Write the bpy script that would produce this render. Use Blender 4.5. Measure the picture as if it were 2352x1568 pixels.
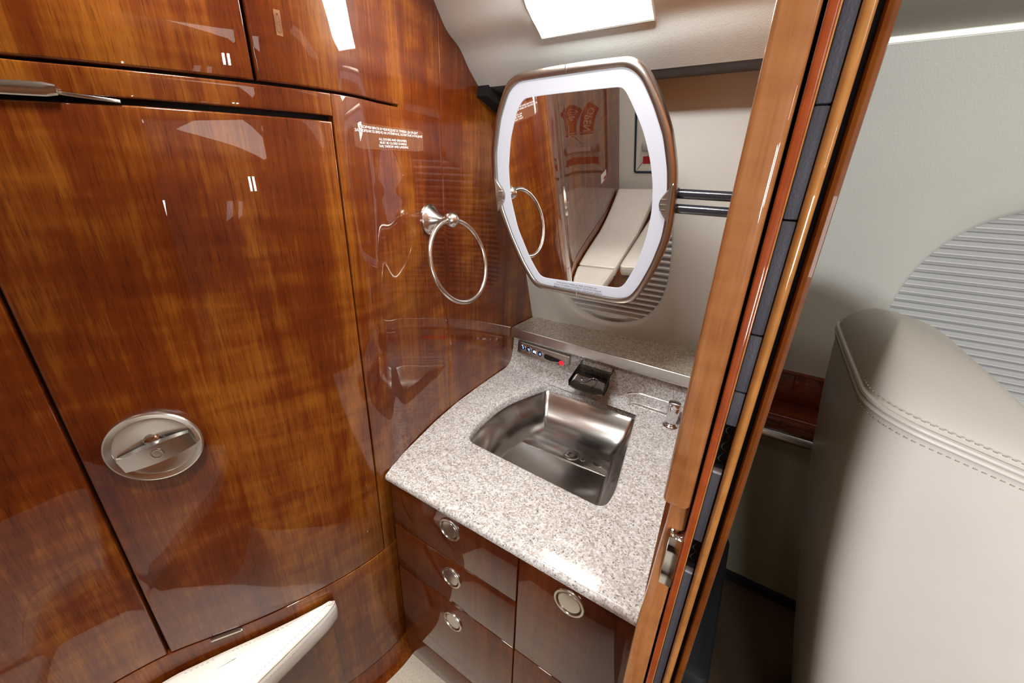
import bpy, bmesh, math, random
from mathutils import Vector, Matrix
random.seed(7)
PI = math.pi
SC = bpy.context.scene
COL = SC.collection
for o in list(bpy.data.objects):
    bpy.data.objects.remove(o)
# All lengths below are in "cabin units": origin at the camera, x = along the cabin,
# y = outboard, z = up.  One unit is S metres; the floor lies at z = -2.02 units.
S = 0.68
FZ = -2.02
def U(x, y, z):
    return Vector((x * S, y * S, (z - FZ) * S))

# ------------------------------------------------------------------ camera
RX, RY, RZ = (0.84043073, 0.23025766, -0.49056865), (0.5409329, -0.30185822, 0.78503071), (0.03267716, -0.92512865, -0.37824486)
cd = bpy.data.cameras.new('camera'); cam = bpy.data.objects.new('camera', cd); COL.objects.link(cam)
cd.sensor_width = 36.0; cd.sensor_fit = 'HORIZONTAL'; cd.lens = 907.41 / 2352 * 36
cd.clip_start = 0.01; cd.clip_end = 50
cm = Matrix.Identity(4)
for r, row in enumerate((RX, RY, RZ)):
    cm[r][0], cm[r][1], cm[r][2] = row[0], -row[1], -row[2]
cm.translation = U(0, 0, 0)
cam.matrix_world = cm
SC.camera = cam
# ------------------------------------------------------------------ world, exposure
SC.view_settings.view_transform = 'Standard'
SC.view_settings.look = 'None'
SC.view_settings.exposure = 0.0
SC.view_settings.gamma = 1.0
SC.view_settings.use_curve_mapping = False
w = bpy.data.worlds.new('world'); SC.world = w; w.use_nodes = True
w.node_tree.nodes['Background'].inputs[0].default_value = (0.9, 0.95, 1.0, 1)
w.node_tree.nodes['Background'].inputs[1].default_value = 0.5
cy = SC.cycles
cy.use_denoising = True
cy.caustics_reflective = False; cy.caustics_refractive = False
cy.sample_clamp_indirect = 6.0
cy.max_bounces = 10; cy.glossy_bounces = 8; cy.diffuse_bounces = 5

def area(name, loc, aim, sx, sy, watts, col=(1, 1, 1), spread=180):
    d = bpy.data.lights.new(name, 'AREA'); d.shape = 'RECTANGLE'; d.size = sx * S; d.size_y = sy * S
    d.energy = watts; d.color = col; d.spread = math.radians(spread)
    o = bpy.data.objects.new(name, d); COL.objects.link(o)
    o.location = U(*loc)
    o.rotation_euler = (U(*aim) - U(*loc)).to_track_quat('-Z', 'Y').to_euler()
    return o
# daylight through the cabin windows across the aisle, and the cabin ceiling wash
for wx in (0.85, 1.65):
    area('cabin_daylight', (wx, -1.42, -0.30), (wx - .1, 1.2, -0.75), 0.42, 0.56, 16, (0.93, 0.97, 1.0))
area('cabin_ceiling_wash', (1.5, 0.1, 0.66), (1.3, 0.7, -1.5), 1.8, 0.5, 5, (1.0, 0.95, 0.86))
# doorway downlight, plus unseen lamps added to brighten closet, bench, counter and cushion
area('closet_fill', (-0.80, 0.24, 0.705), (-0.80, 0.24, -2.0), 0.16, 0.16, 3.3, (1.0, 0.96, 0.90), 150)  # added lamp, brightens the upper closet wood; no fixture there
area('bench_fill', (-0.62, -0.85, 0.66), (-0.66, -1.0, -1.5), 0.16, 0.16, 1.8, (1.0, 0.97, 0.92), 120)  # added lamp, brightens the rear cushions and the exit hatch
area('door_downlight', (0.02, -0.12, 0.70), (-0.02, 0.25, -2.0), 0.16, 0.16, 1.5, (1.0, 0.96, 0.90), 150)
area('vanity_fill', (-0.42, 0.80, 0.69), (-0.45, 1.62, -0.55), 0.34, 0.14, 5.8, (0.97, 0.98, 1.0), 110)  # extra lamp added to brighten the counter and the liner
area('wedge_fill', (-0.62, 0.12, 0.705), (-0.95, 0.20, -1.4), 0.10, 0.10, 1.0, (1.0, 0.97, 0.93), 40)  # narrow added lamp, brightens the wedge cushion
for dy in (-.05, .05):   # the pair of upright lamps at the far end of the cabin, seen as reflections in the closet door
    area('cabin_end_lamp', (3.05, -.39 + dy, .27), (0, -.1, .1), .05, .26, .5, (1, 1, 1), 120)
LAMP_POWER = 25.0      # ceiling light diffuser
MIRROR_POWER = 0.46    # lit ring of the mirror
STRIP_POWER = 3.5      # light strip along the cabin liner

# ------------------------------------------------------------------ materials
def nt(name):
    m = bpy.data.materials.new(name); m.use_nodes = True
    n = m.node_tree.nodes; b = n['Principled BSDF']
    return m, m.node_tree, n, b
def lk(t, a, b): t.links.new(a, b)
def node(t, kind, **kw):
    n = t.nodes.new(kind)
    for k, v in kw.items():
        if k.startswith('_'): setattr(n, k[1:], v)
        else: n.inputs[k.replace('__', ' ')].default_value = v
    return n
def plain(name, col, rough=0.5, metal=0.0, **kw):
    m, t, n, b = nt(name)
    b.inputs['Base Color'].default_value = (*col, 1); b.inputs['Roughness'].default_value = rough; b.inputs['Metallic'].default_value = metal
    for k, v in kw.items(): b.inputs[k.replace('__', ' ')].default_value = v
    return m
def ramp(t, stops):
    r = t.nodes.new('ShaderNodeValToRGB'); e = r.color_ramp.elements
    while len(e) > 1: e.remove(e[-1])
    e[0].position, e[0].color = stops[0][0], (*stops[0][1], 1)
    for p, c in stops[1:]:
        x = e.new(p); x.color = (*c, 1)
    return r
def coords(t, scale):
    g = t.nodes.new('ShaderNodeNewGeometry'); mp = t.nodes.new('ShaderNodeMapping'); mp.inputs['Scale'].default_value = scale
    lk(t, g.outputs['Position'], mp.inputs['Vector']); return mp.outputs['Vector']
def wood(name, dark, mid, light, coat=1.0, horiz=False, pores=0.5, fs=1.0):
    m, t, n, b = nt(name)
    sw = (lambda s: (s[2], s[1], s[0])) if horiz else (lambda s: s)
    fig = node(t, 'ShaderNodeTexNoise', Scale=1.0, Detail=4.0, Roughness=0.6, Distortion=0.8); lk(t, coords(t, sw((8 * fs, 8 * fs, 1.5 * fs))), fig.inputs['Vector'])
    rip = node(t, 'ShaderNodeTexNoise', Scale=1.0, Detail=2.0, Roughness=0.5); lk(t, coords(t, sw((7 * fs, 7 * fs, 34 * fs))), rip.inputs['Vector'])
    gr = node(t, 'ShaderNodeTexNoise', Scale=1.0, Detail=5.0, Roughness=0.7); lk(t, coords(t, sw((150, 150, 5))), gr.inputs['Vector'])
    pore = node(t, 'ShaderNodeTexNoise', Scale=1.0, Detail=2.0, Roughness=0.5); lk(t, coords(t, sw((520, 520, 34))), pore.inputs['Vector'])
    a = node(t, 'ShaderNodeMath', _operation='MULTIPLY_ADD'); a.inputs[1].default_value = 0.34; lk(t, rip.outputs['Fac'], a.inputs[0]); lk(t, fig.outputs['Fac'], a.inputs[2])
    c = node(t, 'ShaderNodeMath', _operation='MULTIPLY_ADD'); c.inputs[1].default_value = 0.42; lk(t, gr.outputs['Fac'], c.inputs[0]); lk(t, a.outputs[0], c.inputs[2])
    e = node(t, 'ShaderNodeMath', _operation='SUBTRACT'); e.inputs[1].default_value = 0.385; lk(t, c.outputs[0], e.inputs[0])
    r = ramp(t, [(0.22, dark), (0.48, mid), (0.80, light)]); lk(t, e.outputs[0], r.inputs['Fac'])
    pr = ramp(t, [(0.30, (1 - pores, 1 - pores * 1.1, 1 - pores * 1.1)), (0.46, (1, 1, 1))]); lk(t, pore.outputs['Fac'], pr.inputs['Fac'])
    mx = node(t, 'ShaderNodeMix', _data_type='RGBA', _blend_type='MULTIPLY'); mx.inputs[0].default_value = 1.0
    lk(t, r.outputs['Color'], mx.inputs[6]); lk(t, pr.outputs['Color'], mx.inputs[7])
    lk(t, mx.outputs[2], b.inputs['Base Color'])
    b.inputs['Roughness'].default_value = 0.45; b.inputs['Specular IOR Level'].default_value = 0.15
    b.inputs['Coat Weight'].default_value = coat; b.inputs['Coat Roughness'].default_value = 0.015; b.inputs['Coat IOR'].default_value = 1.5
    # the lacquer is not perfectly flat
    wv = node(t, 'ShaderNodeTexNoise', Scale=1.0, Detail=1.0); lk(t, coords(t, (5, 5, 5)), wv.inputs['Vector'])
    bp = node(t, 'ShaderNodeBump', Strength=0.03, Distance=0.01); lk(t, wv.outputs['Fac'], bp.inputs['Height']); lk(t, bp.outputs[0], b.inputs['Coat Normal'])
    return m
def leather(name, col, rough=0.45, scale=260, strength=0.25, var=0.06):
    m, t, n, b = nt(name)
    v = node(t, 'ShaderNodeTexVoronoi', _feature='DISTANCE_TO_EDGE', Scale=1.0); lk(t, coords(t, (scale, scale, scale * 0.7)), v.inputs['Vector'])
    nz = node(t, 'ShaderNodeTexNoise', Scale=1.0, Detail=3.0); lk(t, coords(t, (scale * .6,) * 3), nz.inputs['Vector'])
    s = node(t, 'ShaderNodeMath', _operation='MULTIPLY_ADD'); s.inputs[1].default_value = 0.6; lk(t, nz.outputs['Fac'], s.inputs[0]); lk(t, v.outputs['Distance'], s.inputs[2])
    bp = node(t, 'ShaderNodeBump', Strength=strength, Distance=0.0012); lk(t, s.outputs[0], bp.inputs['Height']); lk(t, bp.outputs[0], b.inputs['Normal'])
    lo = node(t, 'ShaderNodeTexNoise', Scale=1.0, Detail=2.0); lk(t, coords(t, (7, 7, 7)), lo.inputs['Vector'])
    r = ramp(t, [(0.3, tuple(c * (1 - var) for c in col)), (0.7, tuple(min(1, c * (1 + var)) for c in col))]); lk(t, lo.outputs['Fac'], r.inputs['Fac']); lk(t, r.outputs['Color'], b.inputs['Base Color'])
    b.inputs['Roughness'].default_value = rough; b.inputs['Specular IOR Level'].default_value = 0.4
    return m
def granite(name, base, gloss=0.12, mul=1.0):
    m, t, n, b = nt(name)
    def vor(sc, stops):
        v = node(t, 'ShaderNodeTexVoronoi', Scale=1.0, Randomness=1.0); lk(t, coords(t, (sc, sc, sc)), v.inputs['Vector'])
        sp = t.nodes.new('ShaderNodeSeparateColor'); lk(t, v.outputs['Color'], sp.inputs[0])
        r = ramp(t, stops); r.color_ramp.interpolation = 'CONSTANT'; lk(t, sp.outputs[0], r.inputs['Fac']); return r
    k = lambda c: tuple(x * mul for x in c)
    r1 = vor(235, [(0.0, k((0.66, 0.60, 0.54))), (0.16, k((0.84, 0.82, 0.79))), (0.42, k((0.76, 0.72, 0.68))), (0.62, k((0.95, 0.94, 0.92))), (0.88, k((0.60, 0.53, 0.47)))])
    r2 = vor(420, [(0.0, (1, 1, 1)), (0.62, (0.88, 0.87, 0.86)), (0.80, (0.66, 0.65, 0.66)), (0.92, (0.30, 0.28, 0.29)), (0.955, (1.05, 1.04, 1.02))])
    mx = node(t, 'ShaderNodeMix', _data_type='RGBA', _blend_type='MULTIPLY'); mx.inputs[0].default_value = 1.0
    lk(t, r1.outputs['Color'], mx.inputs[6]); lk(t, r2.outputs['Color'], mx.inputs[7])
    nz = node(t, 'ShaderNodeTexNoise', Scale=1.0, Detail=3.0); lk(t, coords(t, (60, 60, 60)), nz.inputs['Vector'])
    r3 = ramp(t, [(0.35, tuple(0.86 * c for c in base)), (0.65, base)]); lk(t, nz.outputs['Fac'], r3.inputs['Fac'])
    m2 = node(t, 'ShaderNodeMix', _data_type='RGBA', _blend_type='MULTIPLY'); m2.inputs[0].default_value = 1.0
    lk(t, mx.outputs[2], m2.inputs[6]); lk(t, r3.outputs['Color'], m2.inputs[7])
    lk(t, m2.outputs[2], b.inputs['Base Color'])
    b.inputs['Roughness'].default_value = gloss; b.inputs['Specular IOR Level'].default_value = 0.5
    return m
def steel(name, col=(0.62, 0.60, 0.57), rough=0.26, scale=(3, 60, 60), bump=0.0):
    m, t, n, b = nt(name)
    b.inputs['Base Color'].default_value = (*col, 1); b.inputs['Metallic'].default_value = 1.0
    nz = node(t, 'ShaderNodeTexNoise', Scale=1.0, Detail=1.0); lk(t, coords(t, scale), nz.inputs['Vector'])
    r = node(t, 'ShaderNodeMapRange'); r.inputs[3].default_value = rough * .94; r.inputs[4].default_value = rough * 1.06; lk(t, nz.outputs['Fac'], r.inputs[0]); lk(t, r.outputs[0], b.inputs['Roughness'])
    return m
def emit(name, col, strength, base=(0.8, 0.8, 0.8)):
    m, t, n, b = nt(name)
    b.inputs['Base Color'].default_value = (*base, 1); b.inputs['Roughness'].default_value = 0.5
    b.inputs['Emission Color'].default_value = (*col, 1); b.inputs['Emission Strength'].default_value = strength
    return m
def carpet(name, c0, c1, scale=500):
    m, t, n, b = nt(name)
    nz = node(t, 'ShaderNodeTexNoise', Scale=1.0, Detail=4.0, Roughness=0.8); lk(t, coords(t, (scale,) * 3), nz.inputs['Vector'])
    r = ramp(t, [(0.35, c0), (0.65, c1)]); lk(t, nz.outputs['Fac'], r.inputs['Fac']); lk(t, r.outputs['Color'], b.inputs['Base Color'])
    b.inputs['Roughness'].default_value = 0.9
    bp = node(t, 'ShaderNodeBump', Strength=0.5, Distance=0.003); lk(t, nz.outputs['Fac'], bp.inputs['Height']); lk(t, bp.outputs[0], b.inputs['Normal'])
    return m
M = {}
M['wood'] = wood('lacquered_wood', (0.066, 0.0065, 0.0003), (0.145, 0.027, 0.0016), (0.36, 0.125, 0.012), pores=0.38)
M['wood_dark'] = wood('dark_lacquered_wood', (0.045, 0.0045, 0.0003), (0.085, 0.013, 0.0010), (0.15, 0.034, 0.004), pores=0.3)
M['wood_frame'] = wood('lacquered_frame_wood', (0.24, 0.075, 0.020), (0.36, 0.135, 0.042), (0.47, 0.205, 0.075), pores=0.12, fs=2.2)
M['wood_edge'] = wood('edge_wood', (0.10, 0.022, 0.002), (0.16, 0.04, 0.004), (0.22, 0.07, 0.008), coat=0.10, pores=0.12, fs=2.2)
M['wood_red'] = wood('lacquered_red_wood', (0.20, 0.03, 0.004), (0.30, 0.05, 0.007), (0.38, 0.08, 0.012), pores=0.1, fs=2.2)
M['wood_gold'] = wood('lacquered_pale_wood', (0.28, 0.10, 0.018), (0.42, 0.17, 0.04), (0.55, 0.25, 0.07), pores=0.1, fs=2.2)
M['wood_ledge'] = wood('lacquered_ledge_wood', (0.11, 0.012, 0.003), (0.20, 0.03, 0.006), (0.28, 0.06, 0.010), horiz=True)
M['black'] = plain('black_gap', (0.004, 0.003, 0.003), 0.8)
M['rubber'] = plain('black_rubber', (0.02, 0.02, 0.022), 0.5)
M['gasket_grey'] = plain('grey_gasket', (0.085, 0.085, 0.088), 0.5)
M['foam'] = leather('dark_foam', (0.052, 0.050, 0.062), 0.6, 500, 0.2, 0.15)
M['foam_end'] = plain('foam_end', (0.30, 0.30, 0.33), 0.7)
M['liner'] = leather('cream_liner', (0.69, 0.68, 0.62), 0.55, 210, 0.35, 0.02)
M['headliner'] = leather('cream_headliner', (0.74, 0.77, 0.715), 0.7, 420, 0.3, 0.02)
M['tan_headliner'] = leather('tan_headliner', (0.36, 0.335, 0.27), 0.75, 420, 0.3, 0.02)
M['bulkhead'] = leather('dark_bulkhead_cloth', (0.11, 0.08, 0.048), 0.8, 300, 0.2, 0.03)
M['dado'] = leather('olive_dado', (0.34, 0.31, 0.22), 0.6, 300, 0.2, 0.03)
M['leather'] = leather('ivory_leather', (0.68, 0.625, 0.57), 0.36, 420, 0.10, 0.03)
M['leather_white'] = leather('white_leather', (0.78, 0.75, 0.69), 0.36, 420, 0.10, 0.03)
M['stitch'] = plain('stitch_thread', (0.42, 0.37, 0.31), 0.8)
M['pipe'] = plain('piping_leather', (0.60, 0.52, 0.44), 0.4)
M['granite'] = granite('granite', (0.90, 0.905, 0.915))
M['granite_shaded'] = granite('granite_shaded', (0.90, 0.85, 0.74), 0.2, 0.82)  # counter granite again, with the shelf's shade painted in as a darker brown
M['steel'] = steel('brushed_steel', (0.70, 0.69, 0.665), 0.20)
M['steel_y'] = steel('turned_steel', (0.66, 0.645, 0.61), 0.20, (150, 150, 150), 0.02)
M['nickel'] = steel('satin_nickel', (0.62, 0.59, 0.55), 0.22, (90, 90, 90), 0.02)
M['frame'] = steel('bronze_nickel', (0.42, 0.365, 0.32), 0.30, (300, 300, 14), 0.04)
M['chrome'] = plain('chrome', (0.78, 0.78, 0.79), 0.05, 1.0)
M['dark_chrome'] = plain('dark_chrome', (0.16, 0.15, 0.14), 0.07, 1.0)
M['rod'] = plain('black_rod', (0.012, 0.013, 0.02), 0.18, 0.0, Specular__IOR__Level=0.8)
M['mirror'] = plain('mirror_glass', (0.92, 0.92, 0.92), 0.0, 1.0)
M['lit_ring'] = emit('lit_ring', (0.93, 0.93, 1.0), MIRROR_POWER, (0.20, 0.20, 0.22))
M['lamp'] = emit('lamp_diffuser', (1.0, 0.97, 0.90), LAMP_POWER)
M['strip'] = emit('strip_diffuser', (1.0, 0.98, 0.94), STRIP_POWER)
M['shade'] = plain('pleated_shade', (0.74, 0.74, 0.73), 0.7)
M['shade_rail'] = plain('shade_rail', (0.62, 0.63, 0.59), 0.5)
M['white_text'] = plain('white_print', (0.92, 0.92, 0.92), 0.5)
M['black_text'] = plain('black_print', (0.02, 0.02, 0.025), 0.6)
M['film'] = None
M['tile'] = carpet('cream_floor', (0.52, 0.45, 0.36), (0.66, 0.60, 0.50), 160)
M['carpet'] = carpet('brown_carpet', (0.05, 0.028, 0.014), (0.13, 0.078, 0.042), 420)
M['button'] = plain('blue_button', (0.008, 0.012, 0.05), 0.25)
M['blue_glow'] = emit('blue_symbol', (0.35, 0.55, 1.0), 1.6, (0.1, 0.2, 0.5))
M['white_glow'] = emit('white_symbol', (0.75, 0.85, 1.0), 1.5, (0.5, 0.6, 0.8))
M['red_glow'] = emit('red_lens', (0.9, 0.03, 0.05), 0.7, (0.5, 0.02, 0.03))
M['red'] = plain('red_sign', (0.42, 0.012, 0.012), 0.45)
M['grey_plastic'] = plain('grey_plastic', (0.42, 0.42, 0.42), 0.4)
M['gasket'] = plain('blue_gasket', (0.012, 0.03, 0.05), 0.5)
M['sticker'] = plain('white_sticker', (0.85, 0.84, 0.82), 0.5)
def film(name, col, a):
    m, t, n, b = nt(name)
    b.inputs['Base Color'].default_value = (*col, 1); b.inputs['Alpha'].default_value = a; b.inputs['Roughness'].default_value = 0.6; b.inputs['Specular IOR Level'].default_value = 0.1
    return m
M['oval'] = plain('oval_print', (0.22, 0.09, 0.04), 0.6)
M['film'] = film('clear_film', (0.55, 0.30, 0.18), 0.16)
M['film_oval'] = film('sticker_film', (0.62, 0.36, 0.20), 0.35)

# ------------------------------------------------------------------ mesh helpers
class MB:
    def __init__(s): s.v = []; s.f = []
    def grid(s, rows, cu=False, cv=False):
        o = len(s.v); nu = len(rows); nv = len(rows[0])
        for r in rows: s.v.extend([tuple(p) for p in r])
        for i in range(nu - (0 if cu else 1)):
            for j in range(nv - (0 if cv else 1)):
                a = o + i * nv + j; b = o + i * nv + (j + 1) % nv
                c = o + ((i + 1) % nu) * nv + (j + 1) % nv; d = o + ((i + 1) % nu) * nv + j
                s.f.append((a, b, c, d))
        return o
    def poly(s, pts):
        o = len(s.v); s.v.extend([tuple(p) for p in pts]); s.f.append(tuple(range(o, o + len(pts))))
    def loops(s, loops, cap0=True, cap1=True):
        o = s.grid(loops, False, True); n = len(loops[0])
        if cap0: s.f.append(tuple(o + k for k in range(n - 1, -1, -1)))
        if cap1: s.f.append(tuple(o + (len(loops) - 1) * n + k for k in range(n)))
    def tube(s, path, r, n=12, cap=True, closed=False):
        P = [Vector(p) for p in path]; rows = []; up = None
        for i, p in enumerate(P):
            if closed: t = P[(i + 1) % len(P)] - P[i - 1]
            else: t = P[min(i + 1, len(P) - 1)] - P[max(i - 1, 0)]
            t.normalize()
            if up is None: up = Vector((0, 0, 1)) if abs(t.z) < .9 else Vector((1, 0, 0))
            a = t.cross(up).normalized(); b = a.cross(t).normalized(); up = b
            rr = r[i] if isinstance(r, (list, tuple)) else r
            rows.append([p + (a * math.cos(2 * PI * k / n) + b * math.sin(2 * PI * k / n)) * rr for k in range(n)])
        if closed: s.grid(rows, True, True)
        else: s.loops(rows, cap, cap)
    def lathe(s, c, ax, prof, n=32, cap0=False, cap1=False):
        c = Vector(c); ax = Vector(ax).normalized(); t = Vector((0, 0, 1)) if abs(ax.z) < .9 else Vector((1, 0, 0))
        a = ax.cross(t).normalized(); b = ax.cross(a)
        s.loops([[c + ax * h + (a * math.cos(2 * PI * k / n) + b * math.sin(2 * PI * k / n)) * r for k in range(n)] for r, h in prof], cap0, cap1)
    def box(s, c, e, bev=0.0, ax=None):
        c = Vector(c); A = ax or (Vector((1, 0, 0)), Vector((0, 1, 0)), Vector((0, 0, 1)))
        hx, hy, hz = e[0] / 2, e[1] / 2, e[2] / 2
        b = min(bev, hx * .9, hy * .9, hz * .9)
        def rr(x, y):
            if b <= 0: return [(-x, -y), (x, -y), (x, y), (-x, y)]
            out = []
            for cx, cy, a0 in ((-1, -1, PI), (1, -1, 1.5 * PI), (1, 1, 0), (-1, 1, .5 * PI)):
                for k in range(4):
                    a = a0 + k * PI / 6
                    out.append((cx * (x - b) + b * math.cos(a), cy * (y - b) + b * math.sin(a)))
            return out
        def lp(z, i):
            return [c + A[0] * (px * (1 - i / hx)) + A[1] * (py * (1 - i / hy)) + A[2] * z for px, py in rr(hx, hy)]
        if b <= 0: s.loops([lp(-hz, 0), lp(hz, 0)])
        else: s.loops([lp(-hz, b), lp(-hz + b * .3, b * .3), lp(-hz + b, 0), lp(hz - b, 0), lp(hz - b * .3, b * .3), lp(hz, b)])
    def bar(s, p, q, wdt, h, bev=0.0, up=(0, 0, 1)):
        p = Vector(p); q = Vector(q); z = (q - p); L = z.length; z.normalize(); u = Vector(up)
        x = u.cross(z).normalized(); y = z.cross(x)
        s.box((p + q) / 2, (wdt, h, L), bev, (x, y, z))
    def build(s, name, m, parent=None, smooth=True, angle=38, kind=None, label=None):
        org = ORG.get(parent.name, Vector((0, 0, 0))) if parent else Vector((0, 0, 0))
        me = bpy.data.meshes.new(name)
        me.from_pydata([U(*v) - org for v in s.v], [], s.f)
        bm = bmesh.new(); bm.from_mesh(me)
        bmesh.ops.remove_doubles(bm, verts=bm.verts, dist=1e-6)
        bmesh.ops.recalc_face_normals(bm, faces=bm.faces); bm.to_mesh(me); bm.free()
        me.materials.append(m); me.update()
        if smooth:
            me.shade_smooth(); me.set_sharp_from_angle(angle=math.radians(angle))
        o = bpy.data.objects.new(name, me); COL.objects.link(o)
        if parent: o.parent = parent; ORG[o.name] = org
        if kind: o['kind'] = kind
        if label: o['label'] = label
        return o
ORG = {}
def thing(name, label, cat, loc, group=None):
    o = bpy.data.objects.new(name, None); COL.objects.link(o); o.location = U(*loc); o.empty_display_size = .05
    o['label'] = label; o['category'] = cat
    if group: o['group'] = group
    ORG[o.name] = U(*loc); return o
def setting(name, loc=(0, 0, FZ)):
    o = bpy.data.objects.new(name, None); COL.objects.link(o); o.location = U(*loc); o.empty_display_size = .05
    o['kind'] = 'structure'; ORG[o.name] = U(*loc); return o
def tag(o, label, cat, group=None):
    o['label'] = label; o['category'] = cat
    if group: o['group'] = group
    return o
def catmull(pts, n=8, closed=False):
    P = [Vector(p) for p in pts]; out = []; N = len(P)
    rng = range(N) if closed else range(N - 1)
    for i in rng:
        if closed: a, b, c, d = P[i - 1], P[i], P[(i + 1) % N], P[(i + 2) % N]
        else: a, b, c, d = P[max(i - 1, 0)], P[i], P[i + 1], P[min(i + 2, N - 1)]
        for k in range(n):
            t = k / n
            out.append(0.5 * ((2 * b) + (c - a) * t + (2 * a - 5 * b + 4 * c - d) * t * t + (3 * b - a - 3 * c + d) * t ** 3))
    if not closed: out.append(P[-1])
    return out
def lerp(a, b, t): return a + (b - a) * t
def interp(x, pts):
    if x <= pts[0][0]: return pts[0][1]
    for (a, b), (c, d) in zip(pts, pts[1:]):
        if x <= c: return b + (d - b) * (x - a) / (c - a)
    return pts[-1][1]
def text2d(body, size=1.0, align='CENTER', sx=1.0, spacing=1.0, fatten=0.0):
    c = bpy.data.curves.new('lettering', 'FONT'); c.body = body; c.align_x = align; c.size = size; c.space_character = spacing; c.resolution_u = 2; c.offset = fatten
    o = bpy.data.objects.new('lettering', c); COL.objects.link(o)
    dg = bpy.context.evaluated_depsgraph_get(); dg.update()
    me = bpy.data.meshes.new_from_object(o.evaluated_get(dg))
    v = [(p.co.x * sx, p.co.y) for p in me.vertices]; f = [tuple(p.vertices) for p in me.polygons]
    bpy.data.objects.remove(o); bpy.data.curves.remove(c); bpy.data.meshes.remove(me)
    return v, f
def fit_text(body, width, height, align='CENTER', fatten=0.0):
    """text scaled to a given width and cap height"""
    v, f = text2d(body, 1.0, align, fatten=fatten)
    xs = [p[0] for p in v]; sx = width / (max(xs) - min(xs)); sy = height / 0.70
    return [(p[0] * sx, p[1] * sy) for p in v], f
def add_text(mb, vf, place):
    v, f = vf; o = len(mb.v); mb.v.extend([tuple(place(x, y)) for x, y in v]); mb.f.extend([tuple(o + i for i in q) for q in f])

# ------------------------------------------------------------------ curved wood wall (plan curve)
WPTS = [(-1.25, -1.46), (-1.26, -1.0), (-1.266, -.6), (-1.263, -.25), (-1.25, -.10), (-1.234, .0), (-1.209, .09), (-1.168, .178), (-1.132, .25), (-1.082, .351), (-1.023, .504), (-.998, .596),
        (-.987, .66), (-.984, .70), (-.986, .745), (-.996, .80), (-1.025, .892), (-1.068, 1.089), (-1.092, 1.27), (-1.106, 1.459), (-1.118, 1.817), (-1.118, 2.06)]
WC = catmull([(x, y, 0) for x, y in WPTS], 10)
WS = [0.0]
for a, b in zip(WC, WC[1:]): WS.append(WS[-1] + (b - a).length)
def s_of(x, y):
    p = Vector((x, y, 0)); best = (1e9, 0)
    for i in range(len(WC) - 1):
        e = WC[i + 1] - WC[i]; t = max(0, min(1, (p - WC[i]).dot(e) / e.dot(e))); dd = (WC[i] + e * t - p).length
        if dd < best[0]: best = (dd, WS[i] + t * e.length)
    return best[1]
def wp(s, z, off=0.0):
    s = max(0, min(WS[-1] - 1e-6, s)); i = 0
    lo, hi = 0, len(WS) - 1
    while hi - lo > 1:
        mid = (lo + hi) // 2
        if WS[mid] <= s: lo = mid
        else: hi = mid
    i = lo; t = (s - WS[i]) / (WS[i + 1] - WS[i]); p = WC[i].lerp(WC[i + 1], t)
    def tan(k): return (WC[min(k + 1, len(WC) - 1)] - WC[max(k - 1, 0)]).normalized()
    tg = tan(i).lerp(tan(i + 1), t).normalized(); n = Vector((tg.y, -tg.x, 0))
    return Vector((p.x + n.x * off, p.y + n.y * off, z))
def wpanel(name, s0, s1, z0, z1, parent, m, off=0.0, thick=0.022, bev=0.004, ds=0.03, label=None):
    fz0 = z0 if callable(z0) else (lambda s: z0); fz1 = z1 if callable(z1) else (lambda s: z1)
    ns = max(2, int((s1 - s0) / ds)); nz = 6
    b = bev
    G = [[(lerp(s0 + b, s1 - b, i / ns), j / nz) for j in range(nz + 1)] for i in range(ns + 1)]
    def pos(i, j, grow, o):
        s, t = G[i][j]
        if i == 0: s -= grow
        if i == ns: s += grow
        a, c = fz0(s) + b, fz1(s) - b
        z = lerp(a, c, t)
        if j == 0: z -= grow
        if j == nz: z += grow
        return wp(s, z, o)
    mb = MB(); mb.grid([[pos(i, j, 0, off) for j in range(nz + 1)] for i in range(ns + 1)])
    per = [(i, 0) for i in range(ns)] + [(ns, j) for j in range(nz)] + [(i, nz) for i in range(ns, 0, -1)] + [(0, j) for j in range(nz, 0, -1)]
    lp = [[pos(i, j, g, o) for i, j in per] for g, o in ((0, off), (b * .35, off - b * .08), (b * .8, off - b * .45), (b, off - b), (b, off - thick))]
    mb.loops(lp, False, False)
    return mb.build(name, m, parent, angle=50, label=label)

sSEAM, sDR, sUP, sUR, sPS = s_of(-1.209, .09), s_of(-.984, .698), s_of(-1.012, .540), s_of(-1.044, .979), s_of(-1.080, 1.206)
zTOP = lambda s: interp(s, [(s_of(-1.168, .178), .104), (s_of(-1.082, .351), .113), (s_of(-1.015, .527), .118), (sDR, .124), (sUR, .135)])
zBOT = lambda s: interp(s, [(s_of(-1.25, -.1), -1.315), (sSEAM, -1.328), (s_of(-1.132, .25), -1.346), (sDR, -1.346)])
zUP = lambda s: interp(s, [(s_of(-1.159, .201), .163), (sUP, .176), (sUR, .195)])
CZ = 0.86
wl = thing('wood_closet', 'tall curved closet wall in glossy reddish-brown veneer with doors', 'closet', (-1.1, .3, FZ))
G_ = .0035
wback = MB(); wback.grid([[wp(WS[-1] * i / 80, z, -.026) for z in (FZ, CZ)] for i in range(81)]); wback.build('carcass', M['black'], wl)
door = wpanel('closet_door', sSEAM + G_, sDR - G_, lambda s: zBOT(s) + .003, lambda s: zTOP(s) - .004, wl, M['wood'])
wpanel('closet_door', .05, sSEAM - G_, lambda s: zBOT(s) + .003, lambda s: zTOP(s) - .004, wl, M['wood'])
wpanel('upper_door', .05, sUP - G_, lambda s: zUP(s) + .004, CZ, wl, M['wood'], off=.002)
wpanel('upper_door', sUP + G_, sUR - G_ * .6, lambda s: zUP(s) + .004, CZ, wl, M['wood'], off=.002)
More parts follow.
